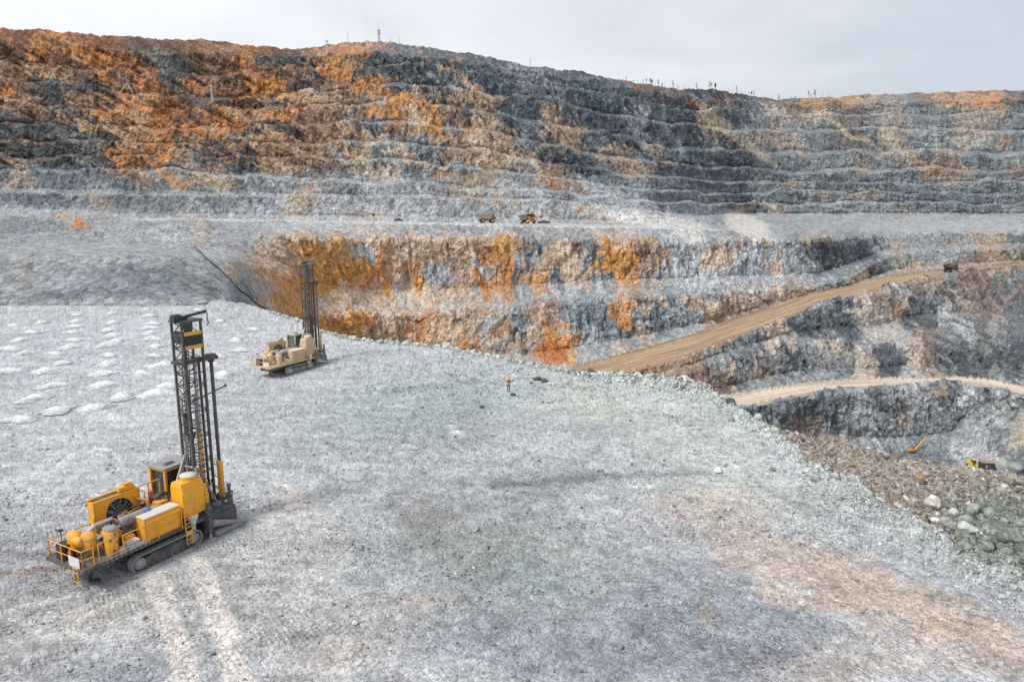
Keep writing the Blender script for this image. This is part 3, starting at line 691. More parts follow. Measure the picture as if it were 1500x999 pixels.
BL = [(150, 520, 330, 75, 0, (205, 208, 213), .8), (330, 570, 260, 70, 10, (198, 201, 204), .7), (100, 650, 240, 40, 0, (190, 192, 195), .5), (610, 590, 200, 45, -5, (148, 162, 160), .85), (520, 530, 90, 20, 5, (165, 172, 176), .7),
      (700, 560, 180, 25, 5, (176, 186, 186), .7), (950, 620, 170, 65, 20, (188, 197, 190), .8), (1040, 640, 110, 50, 40, (192, 200, 195), .8), (880, 595, 60, 22, 10, (190, 180, 165), .6), (1150, 720, 130, 35, 30, (192, 198, 192), .7),
      (700, 690, 260, 45, -3, (158, 164, 167), .6), (660, 790, 150, 50, -10, (132, 137, 134), .7), (640, 765, 60, 25, 10, (118, 112, 108), .5), (780, 830, 120, 40, 0, (130, 146, 136), .7), (830, 880, 220, 60, 0, (146, 154, 155), .75),
      (1040, 735, 90, 22, -3, (205, 182, 160), .8), (1090, 770, 120, 18, -8, (170, 168, 160), .5), (1130, 805, 110, 28, 15, (205, 176, 150), .75), (1230, 860, 120, 28, 18, (208, 176, 148), .8), (1370, 915, 140, 30, 15, (212, 178, 148), .8), (1460, 960, 120, 35, 10, (205, 172, 145), .75),
      (1240, 975, 110, 22, 0, (200, 176, 155), .6), (1230, 760, 110, 38, 30, (188, 198, 198), .7), (1400, 860, 120, 35, 18, (176, 180, 186), .7), (1080, 900, 130, 55, 15, (136, 142, 150), .85), (920, 960, 200, 50, 0, (134, 140, 149), .85), (1130, 975, 90, 30, 0, (136, 138, 146), .75), (1180, 905, 60, 18, 20, (128, 134, 145), .75),
      (560, 895, 90, 20, -5, (200, 186, 172), .6), (620, 890, 30, 12, 0, (214, 182, 160), .6), (520, 955, 80, 30, -12, (206, 186, 168), .7), (430, 820, 90, 60, 0, (186, 186, 184), .4), (420, 780, 60, 45, 0, (196, 194, 190), .5), (330, 890, 140, 70, 0, (162, 161, 158), .6),
      (110, 895, 120, 30, -8, (190, 184, 176), .7), (60, 960, 90, 40, 0, (156, 155, 154), .7), (40, 880, 70, 35, -20, (138, 141, 144), .75), (170, 985, 70, 22, 0, (136, 141, 148), .75), (130, 850, 90, 18, 0, (140, 141, 142), .6), (60, 838, 70, 8, -8, (190, 168, 148), .6), (20, 800, 90, 50, 0, (156, 159, 164), .7),
      (440, 735, 35, 12, 0, (205, 192, 186), .6), (1190, 990, 60, 20, 0, (185, 165, 145), .5), (1035, 905, 14, 24, -20, (186, 160, 120), .5), (700, 640, 300, 14, -4, (150, 158, 160), .35), (800, 700, 110, 8, -4, (128, 130, 134), .5), (560, 640, 130, 30, 0, (150, 158, 160), .45), (690, 925, 160, 40, 0, (148, 153, 158), .7)]
for b_ in BL: nb(*b_)
# the two dust strips the rig left behind it
for (xa, ya, xb, yb, w_, cc) in [(212, 812, 232, 870, 21, (205, 202, 198)), (232, 860, 262, 960, 22, (212, 206, 200)), (262, 950, 284, 1040, 24, (212, 206, 200)), (262, 788, 300, 850, 18, (205, 200, 196)), (296, 840, 328, 930, 22, (212, 206, 200)), (326, 920, 362, 1040, 25, (212, 206, 200))]:
    tt = np.clip(((npx-xa)*(xb-xa)+(npy-ya)*(yb-ya))/((xb-xa)**2+(yb-ya)**2), 0, 1)
    d = np.hypot(npx-xa-tt*(xb-xa), npy-ya-tt*(yb-ya))+a1*10+8*noise3(NX*1.4, NY*1.4, NX*0, 120)
    w = (.92*(1-sstep(d, w_*.6, w_)))[..., None]; base = base*(1-w)+lin(cc)*1.12*w
for (xa, ya, xb, yb, w_, cc, aa) in [(-20, 842, 110, 828, 5, (150, 132, 118), .6), (-20, 900, 420, 800, 4, (206, 205, 203), .55), (0, 690, 330, 640, 3, (150, 153, 158), .5), (60, 930, 470, 850, 4, (205, 203, 200), .5), (720, 712, 905, 696, 5, (118, 120, 124), .6), (905, 696, 1040, 692, 3, (135, 138, 140), .45),
                                 (20, 720, 250, 520, 6, (208, 210, 214), .35), (45, 760, 282, 520, 6, (208, 210, 214), .35), (560, 575, 700, 560, 4, (130, 136, 138), .5), (620, 700, 860, 790, 5, (150, 154, 156), .35), (700, 900, 1100, 850, 7, (140, 144, 150), .35), (350, 780, 480, 999, 5, (200, 198, 195), .3), (1090, 700, 1350, 830, 6, (150, 154, 155), .3)]:
    tt = np.clip(((npx-xa)*(xb-xa)+(npy-ya)*(yb-ya))/((xb-xa)**2+(yb-ya)**2), 0, 1)
    d = np.hypot(npx-xa-tt*(xb-xa), npy-ya-tt*(yb-ya)) + 14*np.abs(a3) - 2
    w = (aa*(1-sstep(d, w_*.5, w_*1.3)))[..., None]; base = base*(1-w)+lin(cc)*w
base = base*KN
# graded streaks, damp and dusty patches
g1 = fbm(NX/7, NY/1.4, NX*0, 5, 105, .62); g2 = fbm(NX/1.6, NY/1.6, NX*0+3, 4, 106, .65); g3 = fbm((NX*.8+NY*.6)/6, (NY*.8-NX*.6)/.9, NX*0, 4, 107, .6)
rt = sstep(npx, 350, 800)[..., None]
base = base*(1+(1-rt)*.36*np.clip(g1*1.6, -1, 1)[..., None])*(1+rt*.26*np.clip(g3*1.6, -1, 1)[..., None])*(1+.17*np.clip(g2*1.4, -1, 1))[..., None]*(1+.17*np.clip(a1*1.5, -1, 1))[..., None]
ul = ((1-sstep(npx, 330, 520))*(1-sstep(npy, 560, 700)))[..., None]
wsp = sstep(fbm(NX/11, NY/3.2, NX*0+5, 4, 108, .6), .02, .28)[..., None]*ul
base = base*(1-.15*ul); base = base*(1-.32*wsp)+lin((228, 230, 235))*.80*.32*wsp
# the berm beyond the edge: brown gravel, green-grey and dark boulders at its right end
e_ = NY-De[None, :]; bw = sstep(e_, -.5, 1.5)*sstep(Ng[None, :], ray(1125, 640)[0], ray(1150, 650)[0])
bc = lin((165, 156, 147))*(1+.5*a2[..., None])
gr = sstep(npx+a1*70, 1330, 1420)*sstep(npy+a2*40, 690, 740); bc = bc*(1-gr[..., None])+lin((138, 142, 136))*gr[..., None]*(1+.5*g2[..., None])
base = base*(1-bw[..., None])+bc*KN*bw[..., None]
bw2 = sstep(NY-Ds[None, :], 1, 6)[..., None]; base = base*(1-bw2*.6)+lin((140, 140, 138))*KN*.6*bw2
cleat = np.clip(.1+sstep(npy, 680, 860)*(sstep(npx, 850, 1050)+1-sstep(npx, 420, 600))+.35*sstep(npy, 640, 800), 0, 1)*(1-bw)*(1-.5*sstep(e_, -5, 0))
h1 = noise3(NX/.45, NY/.45, NX*0, 141); h2 = noise3(NX/.17, NY/.17, NX*0, 142)
gn = rng.random(NX.shape); sp_ = np.where(gn > .95, .38, np.where(gn < .07, -.32, (gn-.5)*.20))
base = base*(1+.12*np.clip(h1, -.7, .9)+.12*np.clip(h2, -.7, 1)+sp_)[..., None]
mxc = base.max(-1, keepdims=True); NEARC = np.maximum(base*(np.minimum(mxc, .45+.35*(1-np.exp(-np.maximum(mxc-.45, 0)/.35)))/mxc), .02)
ground = grid_mesh('bench_ground', np.stack([NX, NY, NZ], -1), MAT_NEAR, NEARC, attrs={'cleat': cleat})
tag(ground, kind='structure')
def gz(x, y): return float(near_height(np.array([x]), np.array([y]))[0])
def near_pt(px_, py_):
    v = P(px_, py_, z=0); v.z = gz(v.x, v.y); return v
def near_color(x, y):
    s = x/y; j = np.clip(np.round((s-Ng[0])/(Ng[1]-Ng[0])).astype(int), 0, C2-1)
    # row lookup by D through projection rows
    Dcol = NDs[:, j]
    i = np.argmin(np.abs(Dcol-y[None, :]), axis=0); return NEARC[i, j]

# ------------------------------------------------------------------ loose stones, far past what one could count: one object each kind of ground
ico = [(0, 0, 1)] + [(.894*math.cos(2*math.pi*i/5), .894*math.sin(2*math.pi*i/5), .447) for i in range(5)] + [(.894*math.cos(2*math.pi*(i+.5)/5), .894*math.sin(2*math.pi*(i+.5)/5), -.447) for i in range(5)] + [(0, 0, -1)]
icoF = [(0, 1+i, 1+(i+1) % 5) for i in range(5)] + [(1+i, 6+i, 1+(i+1) % 5) for i in range(5)] + [(1+(i+1) % 5, 6+i, 6+(i+1) % 5) for i in range(5)] + [(11, 6+(i+1) % 5, 6+i) for i in range(5)]
ICO = np.array(ico); ICF = np.array(icoF, np.int32)
def stones(name, x, y, z, size, colr, mat, flat=.6):
    n = len(x); V = np.repeat(ICO[None], n, 0)*(1+rng.uniform(-.5, .35, (n, 12, 1)))
    # random blocky scaling and rotation
    V = V*rng.uniform(.65, 1.25, (n, 1, 3)); V[..., 2] *= flat
    q = rng.normal(size=(n, 4)); q[:, 1:3] *= .45; q /= np.linalg.norm(q, axis=1, keepdims=True)
    w_, a, b, c = q.T
    R = np.stack([1-2*(b*b+c*c), 2*(a*b-c*w_), 2*(a*c+b*w_), 2*(a*b+c*w_), 1-2*(a*a+c*c), 2*(b*c-a*w_), 2*(a*c-b*w_), 2*(b*c+a*w_), 1-2*(a*a+b*b)], -1).reshape(n, 3, 3)
    V = np.einsum('nij,nkj->nki', R, V)*size[:, None, None]*.5
    V += np.stack([x, y, z+size*.12], -1)[:, None, :]
    f = (ICF[None]+np.arange(n, dtype=np.int32)[:, None, None]*12).reshape(-1, 3)
    me = bpy.data.meshes.new(name); me.vertices.add(n*12); me.vertices.foreach_set('co', V.astype(np.float32).ravel())
    me.loops.add(f.size); me.loops.foreach_set('vertex_index', f.ravel().astype(np.int32))
    me.polygons.add(len(f)); me.polygons.foreach_set('loop_start', np.arange(0, f.size, 3, dtype=np.int32)); me.update(calc_edges=True)
    a_ = me.color_attributes.new('Col', 'FLOAT_COLOR', 'POINT')
    a_.data.foreach_set('color', np.concatenate([np.repeat(colr, 12, 0), np.ones((n*12, 1))], 1).astype(np.float32).ravel())
    me.materials.append(mat); o = bpy.data.objects.new(name, me); col.objects.link(o); return o
def scatter(n, smin, smax, Da, Db, power, a, b, edge=None, accept=None):
    """sizes follow a power law"""
    s = rng.uniform(a, b, n)
    if edge is None:
        D = np.sqrt(rng.uniform(0, 1, n)*(Db**2-Da**2)+Da**2)
        D = np.where(D > edgeD(s), Da+rng.uniform(0, 1, n)*(np.minimum(edgeD(s), Db)-Da), D)
    else:
        D = edge(s)
    size = smin*(1-rng.uniform(0, 1, n)*(1-(smin/smax)**power))**(-1/power)
    return s*D, D, size
def mkcol(x, y, lo=.62, hi=1.35):
    c = near_color(x, y); k = rng.uniform(lo, hi, len(x))[:, None]*np.where(rng.uniform(0, 1, (len(x), 1)) < .08, 1.35, 1.0)
    return np.clip(c*k, .03, .8)
parts = []
for args in [(30000, .06, .32, 22, 50, 2.2, -.95, .95), (24000, .10, .42, 40, 95, 2.4, -.95, .8), (5000, .16, .55, 75, 165, 2.2, -.9, .4)]:
    x, y, s_ = scatter(*args); clump = fbm(x/7, y/7, x*0, 3, 131); k = rng.uniform(0, 1, len(x)) < np.clip(.45+clump*1.6, .08, 1)
    # few stones on the swept, dusty drill area
    k &= ~((x < -18) & (y > 60) & (rng.uniform(0, 1, len(x)) < .85))
    for (qx, qy) in RIGS:
        u = (x-qx)*math.cos(RH)+(y-qy)*math.sin(RH); v = -(x-qx)*math.sin(RH)+(y-qy)*math.cos(RH)
        k &= ~((np.abs(u-.6) < 4.6) & (np.abs(v) < 2.6))
    parts.append((x[k], y[k], s_[k]))
x = np.concatenate([p[0] for p in parts]); y = np.concatenate([p[1] for p in parts]); s_ = np.concatenate([p[2] for p in parts])
g = stones('gravel', x, y, near_height(x, y), s_, mkcol(x, y), MAT_STONE); tag(g, 'loose grey crushed stone scattered over the drilled bench', 'gravel', kind='stuff')
# rim: coarse rubble along the broken edge
x, y, s_ = scatter(9000, .22, 1.3, 0, 0, 2.1, ray(395, 460)[0], .95, edge=lambda s: edgeD(s)-np.abs(rng.normal(0, 1, len(s)))*np.where(s < ray(850, 548)[0], 1.0, 2.2)+.5)
g = stones('rubble', x, y, near_height(x, y), s_*np.clip(y/75, .55, 1.3)*.8, np.clip(lin((188, 193, 188))*KN*rng.uniform(.55, 1.45, (len(x), 1)), .03, .8), MAT_STONE, .7); tag(g, 'pale green grey rubble heaped along the broken edge of the bench', 'rubble', kind='stuff')
# berm
sB = (ray(1128, 640)[0], 1.15)
x, y, s_ = scatter(34000, .09, .9, 0, 0, 2.0, sB[0], sB[1], edge=lambda s: edgeD(s)+(silD(s)-edgeD(s))*rng.uniform(-.06, 1.02, len(s)))
bpx, bpy_ = project(x, y, near_height(x, y)); rightw = np.clip((bpx-1330)/90, 0, 1)*np.clip((bpy_-690)/50, 0, 1)
s_ = s_*(1+1.1*rightw*rng.uniform(0, 1, len(x))**2)
cB = lin((168, 158, 148))*(1-rightw[:, None])+lin((146, 151, 144))*rightw[:, None]
cB = cB*rng.uniform(.5, 1.5, (len(x), 1)); u_ = rng.uniform(0, 1, len(x)); cB[u_ < .05] = lin((225, 222, 216)); cB[(u_ > .985)] = lin((186, 134, 92)); s_[u_ > .985] = np.minimum(s_[u_ > .985], .35)
g = stones('rubble', x, y, near_height(x, y), s_, np.clip(cB*KN, .03, .8), MAT_STONE, .7); tag(g, 'brown and grey mixed rubble dumped on the berm below the bench edge', 'rubble', kind='stuff')
# ------------------------------------------------------------------ blast-hole drill rigs
def rig_mats(old):
    if not old:
        y = (.84, .37, .008); d = dict(dirt=(.26, .21, .15), amt=.32)
        return dict(body=paint('yellow_paint', y, .42, scale=1.6, **d), box=paint('yellow_panel', (.86, .39, .01), .4, scale=1.1, dirt=(.40, .35, .26), amt=.2),
                    dark=paint('dark_steel', (.055, .055, .058), .6, (.22, .21, .2), .35), mast=paint('mast_steel', (.04, .039, .038), .55, (.17, .155, .14), .4, 2.2),
                    grey=paint('dusty_steel', (.20, .20, .20), .7, (.36, .35, .34), .5), track=paint('track_steel', (.17, .17, .17), .75, (.30, .29, .28), .6),
                    silver=paint('pipe_aluminium', (.42, .42, .43), .35, (.4, .38, .35), .3, metal=.4), black=paint('black_rubber', (.018, .018, .02), .7, (.12, .12, .12), .2),
                    white=paint('white_panel', (.66, .66, .66), .5, (.4, .38, .36), .3), red=paint('red_paint', (.45, .03, .03), .5, amt=.2), blue=paint('blue_wrap', (.09, .16, .33), .7, (.3, .3, .32), .3),
                    glass=paint('cab_glass', (.02, .028, .035), .12, (.2, .2, .2), .15), top=paint('dusty_lid', (.50, .47, .42), .85, (.6, .56, .5), .5), brass=paint('rusty_fitting', (.33, .17, .08), .6))
    y = (.56, .33, .08)
    return dict(body=paint('faded_yellow_paint', y, .7, (.55, .47, .38), .6, 1.6), box=paint('faded_tan_panel', (.58, .38, .19), .8, (.55, .46, .35), .5, 1.2),
                dark=paint('dusty_dark_steel', (.10, .095, .09), .8, (.34, .32, .3), .5), mast=paint('brown_mast_steel', (.075, .058, .045), .7, (.20, .16, .12), .35),
                grey=paint('pale_dusty_steel', (.30, .30, .30), .8, (.48, .47, .45), .6), track=paint('pale_track_steel', (.20, .20, .20), .8, (.40, .40, .40), .7),
                silver=paint('pale_pipe', (.55, .53, .5), .5, (.5, .47, .43), .4), black=paint('dusty_rubber', (.04, .04, .042), .8, (.25, .25, .25), .4),
                white=paint('dusty_white_panel', (.66, .64, .62), .7, (.5, .48, .46), .4), red=paint('faded_red_paint', (.4, .10, .08), .6, amt=.3), blue=paint('grey_wrap', (.5, .5, .5), .7),
                glass=paint('dusty_glass', (.05, .07, .07), .3, (.3, .3, .3), .3), top=paint('pale_dusty_lid', (.62, .58, .50), .9, (.66, .62, .56), .5), brass=paint('dull_fitting', (.4, .3, .2), .7))

def rail(mb, pts, h=1.05, r=.035, mid=True):
    pts = [Vector(p) for p in pts]; up_ = Vector((0, 0, h))
    for p in pts: mb.tube(p, p+up_, r)
    for a, b in zip(pts, pts[1:]):
        mb.tube(a+up_, b+up_, r)
        if mid: mb.tube(a+up_*.5, b+up_*.5, r*.8)

def make_rig(m, old, loc, rz, label):
    R = empty('drill_rig', loc, rz, label, 'drill rig', 'drill rigs standing on the bench')
    def B(mb, n, mat, parent=R, lab=None):
        for i, (x, y, z) in enumerate(mb.v):      # deck and all it carries sit above the tracks
            if n not in ('track', 'track_frame', 'sprocket', 'roller', 'jack_pad', 'jack_rod') and z > .95: z += .28
            if x < -1.5: x = -1.5+(x+1.5)*(.80 if n not in ('track', 'track_frame', 'sprocket', 'roller', 'jack', 'jack_pad', 'jack_rod') else 1)
            mb.v[i] = (x, y, z)
        if n in ('lattice', 'chord', 'roller', 'main_frame', 'track', 'fan_guard', 'pivot_frame'):
            if n == 'roller' or n == 'chord': return [q.build(n, m[mat], parent, lab) for q in mb.clusters()][0]
            return mb.build(n, m[mat], parent, lab)
        return [q.build(n, m[mat], parent, lab) for q in mb.clusters()][0]
    # --- undercarriage: two crawler tracks
    for sgn in (-1, 1):
        yc = sgn*1.70; fr = MB()
        n = 44; L_, r_ = 1.85, .50; shoes = MB(); per = 2*(2*L_)+2*math.pi*r_
        prof = []
        for k in range(n):
            d = per*k/n
            if d < 2*L_: p = (-L_+d, .06+0); a = 0
            elif d < 2*L_+math.pi*r_: t = (d-2*L_)/r_; p = (L_+r_*math.sin(t), .06+r_-r_*math.cos(t)); a = t
            elif d < 4*L_+math.pi*r_: p = (L_-(d-2*L_-math.pi*r_), .06+2*r_); a = math.pi
            else: t = (d-4*L_-math.pi*r_)/r_; p = (-L_-r_*math.sin(t), .06+r_+r_*math.cos(t)); a = math.pi+t
            rot = Matrix.Rotation(-a, 3, 'Y')
            shoes.box((p[0], yc, p[1]), (per/n*1.02, .52, .07), rot)
            nrm = rot@Vector((0, 0, -1)); shoes.box(Vector((p[0], yc, p[1]))+nrm*.045, (.035, .52, .06), rot)
            prof.append(p)
        tr = B(shoes, 'track', 'track')
        fr.prism([(-L_, .2), (L_, .2), (L_+.1, .62), (L_-.35, .78), (-L_+.35, .78), (-L_-.1, .62)], yc-.17, yc+.17)
        fr.box((0, yc-sgn*0, .84), (2.2, .3, .07))
        B(fr, 'track_frame', 'dark', tr)
        wh = MB()
        for xx in (-L_, L_): wh.lathe((xx, yc-.21, .06+r_), [(.12, -.03), (.36, 0), (.36, .42), (.12, .45)], 20, 'Y')
        B(wh, 'sprocket', 'grey', tr)
        ro = MB()
        for i in range(8): ro.lathe((-1.45+i*.415, yc-.2, .2), [(.12, 0), (.12, .4)], 10, 'Y')
        B(ro, 'roller', 'dark', tr)
    # --- main frame and deck
    f = MB(); f.box((-1.0, -.62, 1.02), (8.4, .28, .42)); f.box((-1.0, .62, 1.02), (8.4, .28, .42))
    for xx in (-5.0, -3.6, -1.8, 0, 1.8, 3.0): f.box((xx, 0, .98), (.28, 1.5, .30))
    f.box((-1.4, 0, .80), (.5, 2.9, .26)); f.box((1.3, 0, .80), (.5, 2.9, .26))
    B(f, 'main_frame', 'dark')
    d = MB(); d.prism([(-5.9, 1.24), (2.9, 1.24), (2.9, 1.32), (-5.9, 1.32)], -1.75, 1.75); d.box((-1.5, -1.79, 1.25), (8.8, .08, .2)); d.box((-1.5, 1.79, 1.25), (8.8, .08, .2)); d.box((-5.94, 0, 1.25), (.08, 3.6, .2))
    B(d, 'deck', 'dark' if not old else 'box')
    # walkway edge strip of slats on the near side
    w = MB()
    for k in range(9): w.tube((-4.3+k*.36, -1.86, 1.2), (-4.3+k*.36, -1.86, 1.62), .022)
    w.tube((-4.35, -1.86, 1.62), (-1.35, -1.86, 1.62), .028); w.tube((-4.35, -1.86, 1.42), (-1.35, -1.86, 1.42), .022)
    B(w, 'side_grille', 'silver')
    # --- jacks
    def jack(x, y, top, low=.02):
        j = MB(); j.tube((x, y, .5), (x, y, top), .15, n=14); j.box((x, y, 1.1), (.34, .34, .5)); jo = B(j, 'jack', 'dark')
        k = MB(); k.tube((x, y, .1), (x, y, .9), .09, n=12); B(k, 'jack_rod', 'black' if abs(y) < 1 else 'silver', jo)
        k = MB(); k.lathe((x, y, low), [(.48, 0), (.48, .05), (.16, .12)], 20); B(k, 'jack_pad', 'dark' if abs(y) < 1 else 'grey', jo)
    jack(-3.95, -.35, 1.5); jack(2.95, -2.02, 2.3); jack(2.95, 2.02, 2.3)
    # --- tail: guard rails, battery box, white plate
    g = MB(); r0 = 1.32
    rail(g, [(-5.8, 1.6, r0), (-5.8, .4, r0), (-5.8, -.5, r0), (-5.8, -1.6, r0)]); rail(g, [(-5.8, -1.6, r0), (-5.0, -1.6, r0)]); rail(g, [(-5.8, 1.6, r0), (-4.4, 1.6, r0), (-2.8, 1.6, r0)])
    g.tube((-6.0, -1.3, .75), (-5.95, -1.3, 1.4), .035); g.tube((-6.0, -.9, .75), (-5.95, -.9, 1.4), .035)
    for k in range(3): g.tube((-6.0, -1.3, .8+k*.28), (-6.0, -.9, .8+k*.28), .025)
    B(g, 'guard_rail', 'body')
    t = MB(); t.box((-5.86, -.9, 1.62), (.04, 1.0, .62)); B(t, 'plate', 'white')
    t = MB(); t.box((-5.25, .75, 1.75), (.95, .9, .85), bev=.12, taper=.9); B(t, 'battery_box', 'black')
    t = MB(); t.lathe((-5.5, -.05, 1.34), [(.13, 0), (.14, .6), (.05, .72)], 12); B(t, 'extinguisher', 'red')
    t = MB(); t.tube((-5.1, 1.3, 1.3), (-5.1, 1.3, 2.75), .03); t.box((-5.1, 1.3, 2.78), (.3, .25, .08)); B(t, 'antenna', 'black')
    # --- air filters: two domed canisters on legs
    for cx, cy in ((-4.75, .45), (-4.35, -.35)):
        t = MB(); t.lathe((cx, cy, 1.9), [(.14, -.5), (.2, -.3), (.42, -.12), (.47, 0), (.47, .62), (.42, .78), (.26, .9), (.05, .95)], 20); c_ = B(t, 'air_filter', 'body')
        t = MB(); t.lathe((cx, cy, 2.40), [(.485, 0), (.485, .06)], 20); B(t, 'clamp_band', 'grey', c_)
    t = MB(); t.lathe((-4.9, .1, 2.35), [(.2, -.55), (.3, -.5), (.3, .5), (.2, .55)], 18, 'Y'); B(t, 'filter_housing', 'body')
    # --- upright receiver tank with grey lid
    t = MB(); t.lathe((-3.35, -1.15, 1.32), [(.40, 0), (.43, .08), (.43, 1.42), (.36, 1.52), (.2, 1.56)], 22); ta = B(t, 'receiver_tank', 'body')
    t = MB(); t.lathe((-3.35, -1.15, 2.86), [(.44, 0), (.44, .07), (.25, .12)], 22)
    for k in range(8): a = k*math.pi/4; t.box((-3.35+.38*math.cos(a), -1.15+.38*math.sin(a), 2.95), (.07, .07, .06))
    B(t, 'lid', 'grey', ta)
    t = MB()
    for (a, h) in ((-1.9, .3), (-1.2, .75), (-2.3, .95), (-1.5, 1.25), (-.9, .35)): t.box((-3.35+.435*math.cos(a), -1.15+.435*math.sin(a), 1.32+h), (.10, .03, .18), Matrix.Rotation(a+math.pi/2, 3, 'Z'))
    B(t, 'bracket', 'dark', ta)
    # --- pipes
    t = MB(); t.path([(-4.35, -.3, 2.75), (-3.8, -.3, 3.0), (-2.6, -.35, 3.0), (-2.3, -.4, 2.8), (-2.3, -.4, 2.4)], .13, 12); B(t, 'intake_pipe', 'silver')
    t = MB(); t.path([(-4.1, -.75, 2.35), (-3.0, -.75, 2.55), (-2.3, -.7, 2.55), (-1.9, -.55, 2.45)], .10, 12); B(t, 'air_pipe', 'silver')
    t = MB(); t.path([(-3.0, -.4, 2.4), (-2.9, -.6, 3.05), (-2.6, -.6, 3.05), (-2.5, -.6, 2.3)], .07, 8); t.path([(-3.4, -.6, 1.4), (-3.4, -.2, 2.1), (-2.6, -.2, 2.1)], .06, 8); B(t, 'hose', 'dark')
    # --- compressor and engine
    t = MB(); t.box((-2.5, .0, 1.75), (1.0, .95, .8), bev=.15); t.lathe((-2.6, -.3, 1.9), [(.3, -.45), (.36, -.4), (.36, .4), (.3, .45)], 16, 'X'); t.box((-1.9, -.9, 1.62), (.7, .5, .55)); B(t, 'compressor', 'body')
    t = MB(); t.box((-.6, .05, 1.8), (1.8, .9, .85), bev=.1); t.box((-.6, .05, 2.3), (1.5, .5, .25))
    for k in range(6): t.box((-1.2+k*.24, .05, 2.48), (.16, .42, .12))
    t.lathe((-.9, .5, 2.4), [(.16, -.1), (.2, 0), (.16, .2)], 12, 'X'); B(t, 'engine', 'dark')
    t = MB(); t.box((-1.0, -.55, 2.1), (.3, .2, .3)); t.path([(-1.5, .1, 2.4), (-1.3, .3, 2.75), (-.9, .5, 2.7)], .08, 8); t.lathe((-1.55, .2, 2.55), [(.1, 0), (.14, .05), (.14, .2), (.08, .26)], 12); B(t, 'turbo', 'brass')
    t = MB(); t.path([(-1.7, -.2, 2.2), (-1.35, -.15, 2.7), (-.7, -.1, 2.72), (-.2, .1, 2.6)], .06, 8); B(t, 'coolant_hose', 'red')
    # ribbed silencer lying lengthwise, blue wrap at its end
    prof = []
    for k in range(17): prof += [(.30, -1.25+k*.085), (.265, -1.25+k*.085+.042)]
    t = MB(); t.lathe((-.85, -.62, 2.72), [(.14, -1.36), (.28, -1.3)]+prof+[(.28, .2)], 22, 'X'); si = B(t, 'silencer', 'grey')
    t = MB(); t.lathe((-.85, -.62, 2.72), [(.30, .18), (.31, .25), (.31, .62), (.24, .72)], 22, 'X'); B(t, 'wrap', 'blue', si)
    t = MB(); t.lathe((-.85, -.62, 2.72), [(.19, .72), (.19, 1.5), (.15, 1.52)], 16, 'X'); B(t, 'tail_pipe', 'silver', si)
    # --- radiator with its big fan, on the far side
    t = MB(); x0, x1, y0, y1, z0, z1 = -2.75, .35, 1.05, 1.65, 1.45, 3.75
    t.box(((x0+x1)/2, y1, (z0+z1)/2), (x1-x0, .08, z1-z0)); t.box((x0, (y0+y1)/2, (z0+z1)/2), (.10, y1-y0, z1-z0)); t.box((x1, (y0+y1)/2, (z0+z1)/2), (.10, y1-y0, z1-z0))
    t.box(((x0+x1)/2, y0+.05, z1-.05), (x1-x0+.1, .12, .14)); t.box(((x0+x1)/2, y1-.02, z1+.03), (x1-x0+.1, .14, .14)); t.box(((x0+x1)/2, y0+.05, z0), (x1-x0, .12, .14))
    # panel with a round opening
    cx, cz, rr = -1.05, 2.62, .88; n = 32; P1 = []; 
    for i in range(n):
        a = 2*math.pi*i/n; c, s = math.cos(a), math.sin(a); k = min(((x1-cx) if c > 0 else (cx-x0))/max(abs(c), 1e-6), ((z1-cz) if s > 0 else (cz-z0))/max(abs(s), 1e-6))
        P1.append(((cx+rr*c, y0, cz+rr*s), (cx+k*c, y0, cz+k*s)))
    vs_ = [p for q in P1 for p in q]; t.add(vs_, [(2*i, 2*i+1, (2*i+3) % (2*n), (2*i+2) % (2*n)) for i in range(n)])
    t.box((-.35, 1.35, z1+.18), (1.0, .4, .24)); t.box((-.2, 1.35, z1+.38), (.5, .3, .16))
    ra = B(t, 'radiator', 'body')
    t = MB(); t.box((cx, y0+.32, cz), (1.9, .05, 1.9)); B(t, 'core', 'black', ra)
    t = MB(); t.box(((x0+x1)/2, (y0+y1)/2, z1-.04), (x1-x0-.25, y1-y0-.16, .05)); B(t, 'top_core', 'dark', ra)
    t = MB(); t.lathe((cx, y0-.16, cz), [(.16, 0), (.16, .22)], 14, 'Y')
    for k in range(9):
        a = 2*math.pi*k/9; rot = Matrix.Rotation(-a, 3, 'Y') @ Matrix.Rotation(math.radians(28), 3, 'X'); t.box(Vector((cx, y0+.02, cz))+Vector((math.cos(a)*.47, 0, math.sin(a)*.47)), (.62, .03, .24), rot)
    B(t, 'fan', 'dark', ra)
    t = MB(); 
    for k in range(14): a = 2*math.pi*k/14; t.tube((cx+.2*math.cos(a), y0-.18, cz+.2*math.sin(a)), (cx+.9*math.cos(a), y0-.03, cz+.9*math.sin(a)), .012, n=5)
    for q in (.3, .5, .7, .88):
        for i in range(24): a = 2*math.pi*i/24; b_ = 2*math.pi*(i+1)/24; yy = y0-.18+.15*(q-.2)/.7; t.tube((cx+q*math.cos(a), yy, cz+q*math.sin(a)), (cx+q*math.cos(b_), yy, cz+q*math.sin(b_)), .009, n=4, cap=False)
    B(t, 'fan_guard', 'grey', ra)
    t = MB(); t.path([(.1, 1.0, 3.1), (.5, .7, 2.9), (.6, .6, 2.5)], .09, 10); t.path([(-2.9, 1.0, 2.9), (-3.0, 1.0, 1.8)], .07, 8); B(t, 'radiator_hose', 'body', ra)
    # pumps, valves and lines crowded round the engine
    rg = random.Random(5)
